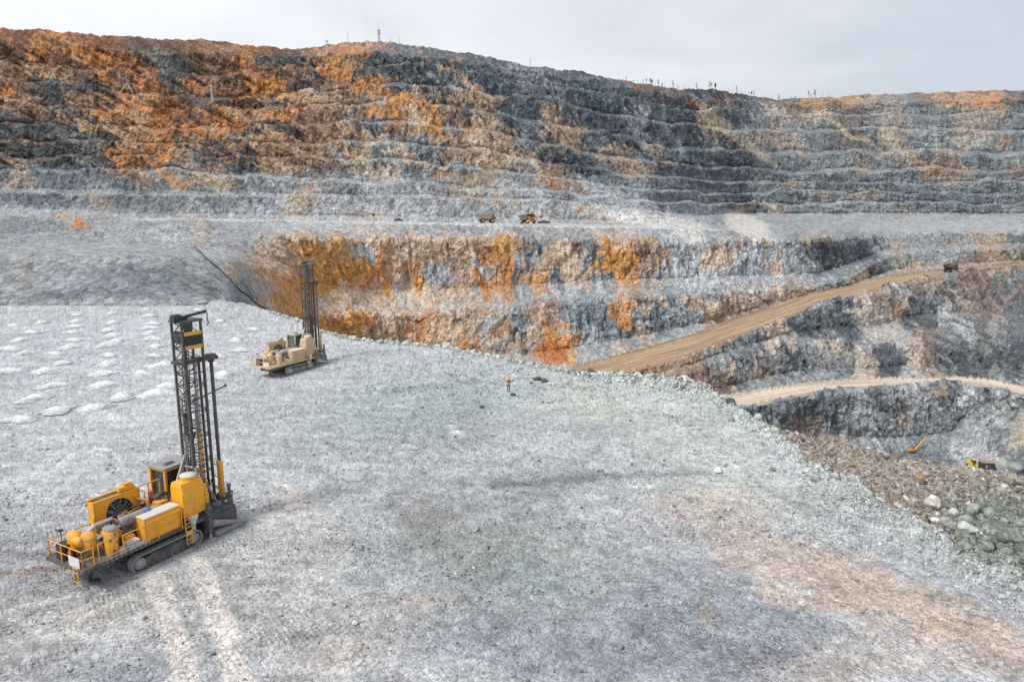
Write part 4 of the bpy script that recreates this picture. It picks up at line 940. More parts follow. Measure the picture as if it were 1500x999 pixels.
    for k in range(16):
        x_, y_, z_ = rg.uniform(-3.6, 1.2), rg.uniform(-.75, .9), rg.uniform(1.45, 2.25); t = MB(); w_ = rg.uniform(.16, .38)
        if k % 3: t.box((x_, y_, z_), (w_*1.3, w_, w_*rg.uniform(.7, 1.6)), bev=.04)
        else: t.lathe((x_, y_, z_), [(w_*.3, -w_), (w_*.55, -w_*.9), (w_*.55, w_*.9), (w_*.3, w_)], 12, rg.choice('XYZ'))
        B(t, rg.choice(['valve', 'pump']), rg.choice(['body', 'body', 'dark', 'silver', 'grey', 'brass']))
    for k in range(9):
        a_ = Vector((rg.uniform(-4.2, -1), rg.uniform(-.8, .9), rg.uniform(1.5, 2.3))); b_ = Vector((rg.uniform(-1, 2.2), rg.uniform(-.6, .9), rg.uniform(1.6, 2.6)))
        t = MB(); t.path([a_, a_.lerp(b_, .33)+Vector((0, 0, .35)), a_.lerp(b_, .66)+Vector((0, 0, .3)), b_], rg.uniform(.03, .06), 7); B(t, 'hydraulic_line', rg.choice(['black', 'dark', 'silver', 'body']))
    # --- fuel tank near side
    t = MB(); t.box((-.05, -1.25, 2.05), (2.35, .86, 1.42)); t.box((-.05, -1.69, 2.05), (2.2, .03, 1.25)); ft = B(t, 'fuel_tank', 'box')
    t = MB(); t.box((-.05, -1.25, 2.80), (2.4, .92, .07)); B(t, 'lid', 'top', ft)
    t = MB(); rail(t, [(-1.15, -1.86, 1.32), (-.5, -1.86, 1.32), (1.1, -1.86, 1.32)], 1.25, .035, True); rail(t, [(-3.0, -1.86, 1.32), (-1.35, -1.86, 1.32)], 1.15, .035, False); rail(t, [(-4.7, -1.7, 1.32), (-3.95, -1.7, 1.32)], 1.15, .035, False); B(t, 'guard_rail', 'body')
    t = MB(); t.box((-2.1, -1.45, 1.55), (1.0, .5, .4)); t.box((-2.9, -1.5, 1.45), (.5, .4, .25)); B(t, 'tool_box', 'top')
    t = MB(); t.box((-1.9, -1.80, 1.42), (1.3, .03, .34)); B(t, 'plate', 'white')
    # --- ladder
    t = MB()
    for xx in (1.28, 1.72): t.tube((xx, -1.95, .35), (xx, -1.88, 2.4), .035)
    for k in range(6): t.tube((1.28, -1.94, .42+k*.27), (1.72, -1.94, .42+k*.27), .03)
    B(t, 'ladder', 'body')
    # --- tall dust-collector cabinet with its round lid and hanging hopper
    t = MB(); t.box((2.2, -1.12, 2.75), (1.55, 1.15, 1.95)); t.box((2.2, -1.12, 3.86), (1.62, 1.0, .30), taper=.93); t.box((1.55, -1.72, 3.15), (.5, .14, .5)); t.box((2.2, -1.71, 2.3), (.03, .04, .95)); t.box((2.2, -1.71, 2.85), (1.5, .03, .04)); dc = B(t, 'dust_collector', 'box')
    t = MB(); t.lathe((2.35, -1.1, 4.0), [(.5, 0), (.5, .26)], 24); B(t, 'fan_housing', 'body', dc)
    t = MB(); t.lathe((2.35, -1.1, 4.26), [(.52, 0), (.50, .06), (.2, .12)], 24); B(t, 'lid', 'top', dc)
    t = MB(); t.lathe((1.95, -1.75, .65), [(.10, 0), (.13, .5), (.33, 1.0), (.36, 1.15)], 14); B(t, 'hopper', 'top', dc)
    t = MB(); t.lathe((1.95, -2.35, .62), [(.42, 0), (.45, .03), (.45, .09), (.42, .12)], 20, 'Y') if False else t.path([(1.95, -1.75, .7), (2.0, -1.75, .3), (2.1, -1.78, .08)], .11, 10); B(t, 'dust_hose', 'grey', dc)
    t = MB(); t.path([(2.9, -1.2, 3.6), (3.25, -1.2, 3.5), (3.4, -1.1, 2.9), (3.5, -.9, 1.6), (3.5, -.6, .8)], .2, 12); B(t, 'suction_hose', 'black', dc)
    t = MB(); t.box((3.15, -1.45, 2.7), (.18, .35, 1.6)); t.box((3.2, -1.62, 2.4), (.3, .05, .9)); B(t, 'door_panel', 'body')
    # --- valve bank and walkway between engine and cab
    t = MB(); t.box((1.1, .4, 2.0), (.9, 1.1, .9), bev=.1); t.box((1.1, .1, 2.62), (.7, .6, .3)); B(t, 'valve_bank', 'body')
    t = MB(); t.lathe((.75, 1.25, 1.34), [(.24, 0), (.26, .1), (.26, 1.0), (.1, 1.15)], 14); t.box((1.35, .9, 2.45), (.6, .5, .5)); t.lathe((1.2, .5, 2.5), [(.18, 0), (.18, .5), (.1, .55)], 12); B(t, 'hydraulic_tank', 'dark')
    t = MB(); t.lathe((1.0, .95, 2.6), [(.12, 0), (.13, .6), (.05, .7)], 12); B(t, 'extinguisher', 'red')
    t = MB()
    for k in range(7): 
        a0 = (.8+.12*k, .3-.1*k, 2.6); t.path([a0, (a0[0]+.3, a0[1]+.1, 3.0+.1*(k % 3)), (2.4+.1*k, .2, 2.8), (3.1, .3-.06*k, 2.0)], .035, 6)
    B(t, 'hose_bundle', 'black')
    t = MB(); rail(t, [(.6, 1.7, 1.32), (1.4, 1.7, 1.32), (2.2, 1.7, 1.32)], 2.2, .04, True); rail(t, [(.6, .9, 1.9), (.6, 1.7, 1.9)], 1.5, .04, True); B(t, 'guard_rail', 'body')
    # --- cab on the far side behind the mast
    t = MB(); c0 = (2.35, 4.35, 1.25, 2.75, 1.35, 4.15)
    for xx in (c0[0], c0[1]):
        for yy in (c0[2], c0[3]): t.box((xx, yy, (c0[4]+c0[5])/2), (.16, .16, c0[5]-c0[4]))
    for zz in (c0[4]+.45, c0[5]-.06):
        for yy in (c0[2], c0[3]): t.box(((c0[0]+c0[1])/2, yy, zz), (c0[1]-c0[0]-.17, .12, .14))
        for xx in (c0[0], c0[1]): t.box((xx, (c0[2]+c0[3])/2, zz), (.12, c0[3]-c0[2]-.17, .14))
    t.box(((c0[0]+c0[1])/2, (c0[2]+c0[3])/2, c0[4]+.2), (1.9, 1.4, .34)); cb = B(t, 'cab', 'body')
    t = MB(); t.box(((c0[0]+c0[1])/2, (c0[2]+c0[3])/2, 3.0), (1.86, 1.36, 2.0)); B(t, 'window', 'glass', cb)
    t = MB(); t.box(((c0[0]+c0[1])/2, (c0[2]+c0[3])/2, 4.22), (2.3, 1.75, .12), bev=.1); t.box((3.0, 2.0, 4.38), (.7, .7, .22), bev=.08); B(t, 'roof', 'grey', cb)
    t = MB(); t.box((4.85, -1.0, 3.1), (.12, .5, 2.4)); t.box((4.85, -1.0, 4.32), (.16, .56, .10)); B(t, 'mast_guard', 'body')
    # --- front deck, drip skirt, front jacks, winch
    t = MB(); t.prism([(2.9, 1.0), (5.3, 1.0), (5.5, 1.12), (5.3, 1.24), (2.9, 1.24)], -1.5, 1.5); t.box((4.1, -1.55, .62), (2.5, .06, .75)); t.box((4.1, 1.55, .62), (2.5, .06, .75)); t.box((5.42, 0, .62), (.06, 3.1, .75)); B(t, 'drill_table', 'dark')
    t = MB(); t.prism([(3.3, .1), (5.7, .1), (5.9, .18), (5.7, .30), (3.3, .42)], -2.15, -1.75); t.prism([(3.3, .1), (5.7, .1), (5.9, .18), (5.7, .30), (3.3, .42)], 1.75, 2.15); t.tube((3.2, -1.9, .9), (5.4, -1.95, .3), .12, n=10); B(t, 'track_guide', 'grey')
    for (x_, y_) in ((5.15, -1.35), (5.15, 1.35)):
        t = MB(); t.tube((x_, y_, .1), (x_, y_, 2.5), .10, n=12); t.tube((x_, y_, .9), (x_, y_, 1.9), .15, n=12); t.lathe((x_, y_, 2.5), [(.12, 0), (.15, .04), (.15, .18), (.1, .22)], 12); B(t, 'mast_jack', 'dark')
    t = MB(); t.box((5.3, -1.05, 1.6), (.12, .2, .8)); B(t, 'marker_plate', 'body')
    t = MB(); t.lathe((4.3, .9, 1.55), [(.3, -.3), (.3, -.26), (.16, -.25), (.16, .25), (.3, .26), (.3, .3)], 16, 'Y'); t.box((4.4, .9, 1.3), (.6, .8, .12)); t.lathe((4.7, -.6, 1.24), [(.34, 0), (.34, .14), (.24, .2)], 18); t.box((3.6, -.9, 1.35), (.5, .5, .25)); t.box((4.9, .2, 1.35), (.4, .7, .3)); B(t, 'winch', 'grey')
    t = MB(); rail(t, [(4.4, -1.45, 1.24), (5.3, -1.45, 1.24), (5.3, 1.45, 1.24)], .95, .03, True); B(t, 'guard_rail', 'dark')
    # --- the mast: four chords with crossed lattice
    mx0, mx1, my0, my1, mz0, mz1 = 3.25, 4.65, -.5, .48, 1.25, 14.0
    mast = empty('mast'); mast.parent = R
    t = MB()
    for (a, b) in ((mx0, my0), (mx0, my1), (mx1, my0), (mx1, my1)):
        t.box((a, b, (mz0+mz1)/2), (.13, .13, mz1-mz0))
    B(t, 'chord', 'mast', mast)
    nb_ = 15; h = (mz1-mz0)/nb_
    t = MB()
    for k in range(nb_+1):
        z = mz0+k*h
        for yy in (my0, my1): t.tube((mx0, yy, z), (mx1, yy, z), .042, n=6)
        t.tube((mx0, my0, z), (mx0, my1, z), .042, n=6)
        if k > 11: t.tube((mx1, my0, z), (mx1, my1, z), .042, n=6)
        if k < nb_:
            a, b = ((mx0, mx1) if k % 2 else (mx1, mx0))
            for yy in (my0, my1): t.tube((a, yy, z), (b, yy, z+h), .036, n=6)
            a, b = ((my0, my1) if k % 2 else (my1, my0)); t.tube((mx0, a, z), (mx0, b, z+h), .036, n=6)
            if k < 4:
                t.tube((mx1, my0, z), (mx0, my0, z+h), .036, n=6); t.tube((mx1, my0-.02, z+h*.5), (mx1+.55, my0-.02, z), .035, n=6)
    B(t, 'lattice', 'mast', mast)
    t = MB()   # pull-down cylinders, drill string, cables and hoses inside the mast
    t.tube((3.75, .1, 1.4), (3.75, .1, 12.8), .11, n=10); B(t, 'drill_string', 'dark', mast)
    t = MB(); t.tube((3.35, .3, 2.0), (3.35, .3, 9.0), .09, n=10); t.tube((4.35, .3, 2.0), (4.35, .3, 9.0), .09, n=10); t.tube((4.15, -.3, 1.5), (4.15, -.3, 11.4), .07, n=8); B(t, 'feed_cylinder', 'silver' if not old else 'dark', mast)
    t = MB(); t.box((3.42, -.25, 4.2), (.10, .14, 4.6)); t.box((4.0, -.36, 4.4), (.12, .12, 4.2)); B(t, 'feed_beam', 'body' if not old else 'mast', mast)
    t = MB()
    for k in range(5): t.path([(3.3+.16*k, .42, 1.6), (3.36+.15*k, .3, 5.0), (3.5+.13*k, .2+.04*k, 8.0), (3.5+.12*k, .1, 11.0), (3.6+.1*k, 0, 13.2)], .03, 5)
    t.path([(3.4, -.1, 7.6), (3.25, -.15, 6.6), (3.45, -.2, 5.8), (3.8, -.2, 6.6)], .06, 7); B(t, 'hose', 'black', mast)
    t = MB(); t.box((3.4, 0, 13.0), (.35, .7, .75)); t.box((3.55, .15, 7.3), (.5, .5, 1.1), bev=.1); B(t, 'rotary_head', 'black', mast)
    if not old:
        t = MB(); t.box((3.95, -.60, 13.25), (1.26, .05, .24)); t.box((3.95, -.60, 12.35), (1.26, .05, .22)); B(t, 'marker_band', 'body', mast)
    t = MB(); t.box((3.95, -.59, 12.8), (1.26, .04, .64)); B(t, 'head_plate', 'black', mast)
    t = MB(); t.box(((mx0+mx1)/2, 0, mz1+.04), (1.65, 1.2, .16)); t.box((4.0, 0, mz1-.35), (.5, .5, .5)); t.lathe((3.9, -.2, mz1-.55), [(.16, -.1), (.24, -.08), (.24, .08), (.16, .1)], 14, 'Y'); B(t, 'crown', 'dark', mast)
    t = MB(); t.tube((2.95, -.2, mz1+.24), (5.35, -.2, mz1+.48), .10, n=10); t.lathe((3.15, -.2, mz1+.28), [(.24, -.3), (.27, -.25), (.27, .25), (.24, .3)], 14, 'X'); t.box((3.6, -.2, mz1+.2), (.5, .3, .2)); jb = B(t, 'jib', 'black', mast)
    t = MB(); t.path([(5.3, -.2, mz1+.48), (5.45, -.2, mz1+.3), (5.4, -.2, mz1-.05), (5.5, -.2, mz1-.3), (5.42, -.2, mz1-.45), (5.32, -.2, mz1-.35)], .04, 6); B(t, 'hook', 'dark', jb)
    # rod carousel: bracket, plate and long rods outside the mast
    t = MB(); t.box((4.35, -.2, 11.35), (2.6, 1.0, .12)); t.box((3.2, 0, 11.35), (.3, 1.2, .2)); t.lathe((5.45, -.2, 11.3), [(.42, 0), (.46, .05), (.46, .16), (.36, .2), (.36, .28)], 18); t.lathe((5.45, -.2, 11.05), [(.2, 0), (.24, .25)], 14); ca = B(t, 'carousel', 'mast', mast)
    t = MB(); t.tube((5.45, -.2, 1.8), (5.45, -.2, 11.1), .12, n=12); B(t, 'drill_rod', 'dark', ca)
    t = MB(); t.tube((4.75, .15, 1.4), (4.75, .15, 11.3), .09, n=10); t.tube((5.0, .05, 1.4), (5.0, .05, 11.3), .06, n=8); B(t, 'drill_rod', 'mast', ca)
    t = MB(); t.tube((3.3, -.55, 8.75), (6.25, -.45, 9.25), .05, n=8); t.lathe((6.25, -.45, 9.25), [(.08, -.06), (.08, .1)], 8); B(t, 'stay_rod', 'mast', mast)
    t = MB(); t.lathe((5.45, -.2, 1.3), [(.42, 0), (.42, .3), (.2, .5)], 16); B(t, 'carousel_foot', 'dark', ca)
    # mast pivot A-frame
    t = MB()
    for yy in (-.85, .85): t.tube((2.6, yy, 1.3), (3.3, yy*.8, 4.3), .10, n=8); t.tube((4.6, yy, 1.3), (3.4, yy*.8, 4.3), .08, n=8); t.tube((2.2, yy, 1.4), (3.1, yy*.7, 3.2), .09, n=8)
    t.tube((3.3, -.7, 4.3), (3.3, .7, 4.3), .10, n=8); B(t, 'pivot_frame', 'grey', mast)
    t = MB(); t.tube((1.4, .1, 1.5), (3.1, .1, 5.2), .08, n=10); t.tube((1.4, .1, 1.5), (2.3, .1, 3.4), .12, n=10); B(t, 'lift_cylinder', 'silver', mast)
    return R
rig1 = make_rig(rig_mats(False), False, (-22.97, 40.17, gz(-22.97, 40.17)-.02), math.radians(62), 'bright yellow crawler drill rig nearest the camera with a tall dark lattice mast')
rig2 = make_rig(rig_mats(True), True, (-30.3, 91.2, gz(-30.3, 91.2)-.02), math.radians(62), 'dusty faded tan crawler drill rig farther off near the bench edge')
# ------------------------------------------------------------------ mounds of drill cuttings
mound_mat = rock_material('cuttings_dust', 1.3, 5., 12., .3, contrast=.6)
def mound_mesh(seed, color, ring=(.45, .46, .48)):
    n, k = 22, 8; V = np.zeros((k+1, n+1, 3))
    for i in range(k+1):
        r = i/k
        for j in range(n+1):
            a = 2*math.pi*(j % n)/n
            rr = r*(1+.22*math.sin(a*2+seed)+.13*math.sin(a*3+seed*2.1)+.08*math.sin(a*7+seed))
            h = .03*(1-r)+.32*(1-r)**1.1*(1+.35*math.sin(seed*3+a*2)*r) - .035*sstep(np.array(r), .8, 1.)
            V[i, j] = (rr*math.cos(a), rr*math.sin(a), float(h))
    fr_ = sstep(np.arange(k+1)/k+.0, .22, 1.)[:, None, None]; cc = np.ones((k+1, n+1, 3))*(lin(color)*.86*(1-fr_)+np.array(ring)*fr_)
    o = grid_mesh('cuttings_mound', V, mound_mat, cc, attrs={'cleat': np.zeros((k+1, n+1))}); me = o.data
    bpy.data.objects.remove(o); return me
def ringcol(v):
    return near_color(np.array([v.x+d for d in (-2, -1, 1, 2, 0, 0)]), np.array([v.y+d for d in (0, 0, 0, 0, -2, 2)])).mean(0)
rows = [(112,462),(164,460),(214,454),(20,477),(60,474),(112,472),(166,474),(218,464),(108,480),(160,485),(222,475),(104,488),(218,482),(45,489),(164,493),(222,489),(30,499),(108,499),(170,501),(224,498),(14,512),(102,510),(156,508),(228,509),
        (38,519),(82,520),(160,522),(226,522),(90,534),(158,534),(240,536),(12,546),(66,546),(150,549),(208,549),(78,566),(152,567),(246,569),(52,585),(232,580),(178,584),(136,600),(84,604),(30,616),(322,471),(345,500),(352,514),(328,550),(318,522),(370,484),(262,470),(276,486),(290,455)]
for i, (a, b) in enumerate(rows):
    v = P(a, b, z=0); o = bpy.data.objects.new('cuttings_mound', mound_mesh(i*1.37+1, (232, 235, 240), ringcol(v))); col.objects.link(o)
    o.location = (v.x, v.y, gz(v.x, v.y)+.09); k = random.uniform(1.25, 1.75) if b < 545 else random.uniform(1.5, 1.9)
    o.scale = (k, k*1.15, k*random.uniform(.8, 1.3)); o.rotation_euler = (0, 0, random.uniform(0, 6))
    tag(o, 'low white mound of drill cuttings in the rows behind the yellow drill rig', 'mound', 'white mounds of drill cuttings in rows')
single = [(672,635,.95,0,'upper pale mound of cuttings below the worker'),(664,627,.9,5,'greyer half of the pair of mounds below the worker'),(590,667,.85,5,'small grey mound halfway between the worker and the yellow rig'),(598,656,.9,5,'grey green mound just behind the smaller one mid bench'),
          (520,703,.65,0,'small round white mound in the middle of the bench'),(524,684,1.0,5,'wider pale mound with a spread skirt behind a small round one'),(432,744,.72,4,'flat pinkish mound right of the yellow rig'),(438,729,1.0,4,'larger dusty pink mound right of the yellow rig')]
for a, b, k, mi, lab in single:
    v = P(a, b, z=0); o = bpy.data.objects.new('cuttings_mound', mound_mesh(a*.13, (208, 212, 214) if mi < 4 else ((212, 198, 191) if mi == 4 else (198, 203, 201)), ringcol(v))); col.objects.link(o)
    o.location = (v.x, v.y, gz(v.x, v.y)+.05); o.scale = (k, k, k); o.rotation_euler = (0, 0, a*.1); tag(o, lab, 'mound', 'single mounds of cuttings across the bench')

# ------------------------------------------------------------------ boulders
def boulder(px_, py_, w, h, color, lab, group=None, far=False, flat=.75, name='boulder', z=None):
    n, k = 26, 14; sd_ = px_*.37+py_; V = np.zeros((k+1, n+1, 3))
    th = np.linspace(0, math.pi, k+1)[:, None]; ph = np.linspace(0, 2*math.pi, n+1)[None, :]
    d = np.stack([np.sin(th)*np.cos(ph), np.sin(th)*np.sin(ph), np.cos(th)+0*ph], -1)
    # planes cut off the lump give it flat broken faces
    r = np.full(d.shape[:2], 1.); rg = np.random.default_rng(int(sd_*10))
    for q in range(15):
        nn = rg.normal(size=3); nn /= np.linalg.norm(nn); dist = rg.uniform(.62, .86); c = d@nn
        r = np.minimum(r, np.where(c > .05, dist/np.maximum(c, .05), 9))
    r = r*(1+.05*fbm(d[..., 0]*2+sd_, d[..., 1]*2, d[..., 2]*2, 3, 5)); V = d*r[..., None]*np.array([w/2, w/2*.85, h/2])
    V[:, -1] = V[:, 0]
    cc = np.ones(V.shape)*lin(color)*.95*(1+.25*fbm(d[..., 0]*3+sd_, d[..., 1]*3, d[..., 2]*3, 3, 8))[..., None]; cc[:, -1] = cc[:, 0]
    o = grid_mesh(name, V, MAT_STONE, cc, smooth=False)
    if far: p = far_point(px_, py_)
    elif z is not None: p = P(px_, py_, z=z); p.z = gz(p.x, p.y)
    else: p = near_pt(px_, py_)
    o.location = (p.x, p.y, p.z+h*.28); o.rotation_euler = (0, 0, sd_)
    return tag(o, lab, 'boulder', group)
boulder(1052, 692, .85, .6, (232, 230, 225), 'lone white rounded rock lying on the bench right of centre')
boulder(786, 557, 1.3, .6, (88, 98, 98), 'dark grey boulder on the bench to the right of the worker')
boulder(797, 560, 1.1, .7, (92, 102, 100), 'second dark boulder leaning against the one right of the worker')
boulder(752, 579, .9, .4, (84, 92, 92), 'dark rock at the feet of the worker')
boulder(706, 598, .7, .35, (90, 97, 97), 'small dark rock lower left of the worker')
boulder(778, 562, .45, .3, (95, 102, 102), 'fist sized dark stone beside the dark boulders')
boulder(1174, 888, .5, .35, (215, 213, 208), 'pale flat stone on the lower right of the bench')
boulder(520, 917, .4, .3, (218, 216, 212), 'pale stone on the bench near the bottom edge left of centre')
boulder(1132, 690, .6, .4, (128, 136, 134), 'grey stone on the bench right of the lone white rock')
for (a, b, w, h, c_, lab) in [(1367, 727, 1.7, 1.2, (226, 220, 210), 'big pale cream boulder at the top left of the berm rubble'), (1396, 741, 1.0, .8, (210, 214, 210), 'pale boulder right of the big cream boulder on the berm'), (1418, 771, 1.6, 1.1, (208, 212, 210), 'large light grey boulder in the middle of the green rubble'),
                             (1463, 765, 2.0, 1.1, (126, 132, 124), 'wide dark green boulder upper right on the berm'), (1481, 796, 2.0, 1.2, (136, 141, 132), 'broad green slab right of the large light grey boulder'), (1440, 812, 1.3, .9, (165, 172, 168), 'mid grey boulder below the dark green ones'),
                             (1488, 778, .9, 1.1, (165, 176, 182), 'upright bluish slab near the right edge of the photo'), (1393, 758, .8, .5, (195, 200, 196), 'flat pale slab left of the large light grey boulder'), (1330, 744, .9, .5, (196, 196, 188), 'flat cream slab at the edge below the cream boulder'),
                             (1495, 815, 1.3, .9, (120, 128, 126), 'dark teal boulder cut by the right edge of the photo')]:
    boulder(a, b, w, h, c_, lab, 'large boulders on the berm', z=-1.2)
for (a, b, w, lab) in [(1428, 785, .5, 'larger orange rock among the green rubble'), (1447, 786, .22, 'small orange rock right of the larger orange one'), (1342, 735, .4, 'orange brown rock beside the cream boulder'), (1300, 726, .25, 'small orange stone on the brown berm slope'), (1351, 682, .9, 'bright orange lump on the crest of the brown berm'),
                       (1303, 707, .35, 'yellow orange stone halfway up the brown berm'), (1161, 654, .35, 'orange stone at the left tip of the berm'), (1240, 671, .35, 'orange stone on the upper left of the berm'), (1401, 783, .22, 'small orange rock left of the larger orange one')]:
    boulder(a, b, w*.75, w*.45, (200, 142, 96), lab, 'orange stained rocks on the berm', z=-1.4)
boulder(1470, 690, 7, 6, (175, 180, 180), 'huge pale boulder on the pit floor right of the black machine', 'boulders on the pit floor', far=True)
boulder(1485, 693, 8, 4.5, (150, 158, 156), 'wide grey boulder on the pit floor at its far right', 'boulders on the pit floor', far=True)
# edge blocks that stand out against the pit
for i, (a, b, w) in enumerate([(1003, 559, 1.4), (1058, 588, .8), (1069, 600, .9), (1110, 618, 1.1), (935, 552, 1.0), (865, 549, 1.0), (655, 511, 1.6), (642, 513, 1.2)]):
    boulder(a, b, w*1.2, w*.8, [(190, 198, 195), (95, 103, 105), (205, 208, 206)][(i*2) % 3 if i != 2 else 1],
            ['pale block on the bench edge above the brown road', 'grey block on the bench edge a little left of the pale road', 'dark block on the bench edge where the pale road disappears', 'block on the edge left of the berm tip', 'pale block on the edge where the brown road ends', 'pale block on the edge right of the worker', 'wide white slab on the bench edge below the ochre wall', 'smaller white slab beside the wide one on the edge'][i], 'blocks along the bench edge')

# ------------------------------------------------------------------ the worker
def person():
    p = near_pt(745, 574)
    R = empty('person', (p.x, p.y, p.z), math.radians(4), 'worker in orange helmet and red orange jacket holding a white controller in both hands', 'person')
    skin = paint('skin', (.45, .26, .18), .6, amt=.02); trou = paint('grey_trousers', (.06, .06, .075), .9, amt=.2); jack_ = paint('orange_jacket', (.62, .09, .025), .8, amt=.1)
    hel = paint('orange_helmet', (.80, .33, .02), .4, amt=.05); wht = paint('white_tape', (.75, .75, .72), .6, amt=.1); blk = paint('black_boots', (.02, .02, .02), .6, amt=.2); dk = paint('dark_vest', (.03, .02, .025), .8, amt=.05)
    def skinmesh(name, pts, edges, mat, parent, root=0, sub=1):
        me = bpy.data.meshes.new(name); me.from_pydata([q[:3] for q in pts], edges, [])
        o = bpy.data.objects.new(name, me); col.objects.link(o)
        o.modifiers.new('s', 'SKIN'); me.skin_vertices
        for i, q in enumerate(pts): r = q[3]; me.skin_vertices[0].data[i].radius = (r, q[4] if len(q) > 4 else r); me.skin_vertices[0].data[i].use_root = (i == root)
        s_ = o.modifiers.new('u', 'SUBSURF'); s_.levels = sub
        dg = bpy.context.evaluated_depsgraph_get(); m2 = bpy.data.meshes.new_from_object(o.evaluated_get(dg))
        bpy.data.objects.remove(o); m2.materials.clear(); m2.materials.append(mat); m2.polygons.foreach_set('use_smooth', np.ones(len(m2.polygons), bool)); m2.name = name
        o2 = bpy.data.objects.new(name, m2); col.objects.link(o2); o2.parent = parent; return o2
    # faces the camera (-y): pelvis, spine, neck, head; arms bent forward; five fingers on each hand
    pts = [(0, 0, .95, .14, .11), (0, 0, 1.15, .14, .10), (0, .01, 1.38, .17, .11), (0, 0, 1.52, .06), (0, -.01, 1.60, .075, .09), (0, -.02, 1.70, .082, .10)]; ed = [(0, 1), (1, 2), (2, 3), (3, 4), (4, 5)]
    for s in (-1, 1):
        b = len(pts); pts += [(s*.10, 0, .90, .09), (s*.11, -.01, .50, .06), (s*.12, .01, .10, .045), (s*.13, -.14, .05, .04)]; ed += [(0, b), (b, b+1), (b+1, b+2), (b+2, b+3)]
        b = len(pts); pts += [(s*.20, 0, 1.43, .065), (s*.25, .02, 1.14, .05), (s*.12, -.24, 1.12, .035), (s*.09, -.30, 1.13, .034, .018)]; ed += [(2, b), (b, b+1), (b+1, b+2), (b+2, b+3)]
        for q in range(4):
            f = len(pts); L_ = (.06, .07, .065, .05)[q]; pts += [(s*.09-s*(q-1.5)*.001, -.325, 1.16-q*.02, .009), (s*.075, -.33-L_*.5, 1.16-q*.02, .008), (s*.055, -.33-L_*.7, 1.155-q*.02, .007)]; ed += [(b+3, f), (f, f+1), (f+1, f+2)]
        f = len(pts); pts += [(s*.07, -.29, 1.165, .010), (s*.045, -.31, 1.185, .009)]; ed += [(b+3, f), (f, f+1)]
    skinmesh('body', pts, ed, skin, R)
    pts = [(0, 0, 1.0, .165, .13), (0, 0, .93, .16, .13)]; ed = [(0, 1)]
    for s in (-1, 1): b = len(pts); pts += [(s*.11, 0, .86, .11), (s*.115, -.01, .50, .082), (s*.12, .01, .13, .07)]; ed += [(1, b), (b, b+1), (b+1, b+2)]
    skinmesh('trousers', pts, ed, trou, R)
    pts = [(0, 0, .96, .18, .15), (0, 0, 1.18, .175, .14), (0, .01, 1.38, .20, .14), (0, 0, 1.49, .09)]; ed = [(0, 1), (1, 2), (2, 3)]
    for s in (-1, 1): b = len(pts); pts += [(s*.22, 0, 1.42, .085), (s*.27, .02, 1.14, .07), (s*.13, -.22, 1.12, .05)]; ed += [(2, b), (b, b+1), (b+1, b+2)]
    skinmesh('jacket', pts, ed, jack_, R, 1)
    for s in (-1, 1):
        t = MB(); t.box((s*.12, -.06, .06), (.11, .30, .12), bev=.03); t.build('boot', blk, R)
        t = MB(); t.box((s*.15, -.10, 1.42), (.07, .10, .10)); t.build('shoulder_tape', wht, R)
    t = MB(); t.box((0, -.145, 1.28), (.20, .03, .30)); t.build('chest_bag', dk, R)
    t = MB(); t.lathe((0, -.01, 1.72), [(.135, -.01), (.13, .03), (.11, .09), (.06, .13), (.01, .14)], 16); t.box((0, -.13, 1.715), (.18, .12, .02)); t.build('helmet', hel, R)
    fa = MB(); fa.box((-.03, -.125, 1.69), (.02, .01, .012)); fa.box((.03, -.125, 1.69), (.02, .01, .012)); fa.box((0, -.118, 1.62), (.05, .01, .01)); fa.build('face', dk, R)
    fn = MB(); fn.box((0, -.132, 1.66), (.022, .03, .045), taper=.5)
    for s in (-1, 1): fn.box((s*.092, 0, 1.67), (.018, .04, .06))
    fn.build('nose_and_ears', skin, R)
    t = MB(); t.box((0, -.36, 1.13), (.20, .10, .05), bev=.02); t.tube((.06, -.36, 1.15), (.06, -.38, 1.22), .006); t.tube((-.06, -.36, 1.15), (-.06, -.38, 1.22), .006)
    c_ = t.build('remote_controller', wht); c_.location = (p.x, p.y, p.z); tag(c_, 'white remote controller held in both hands of the worker', 'controller')
person()

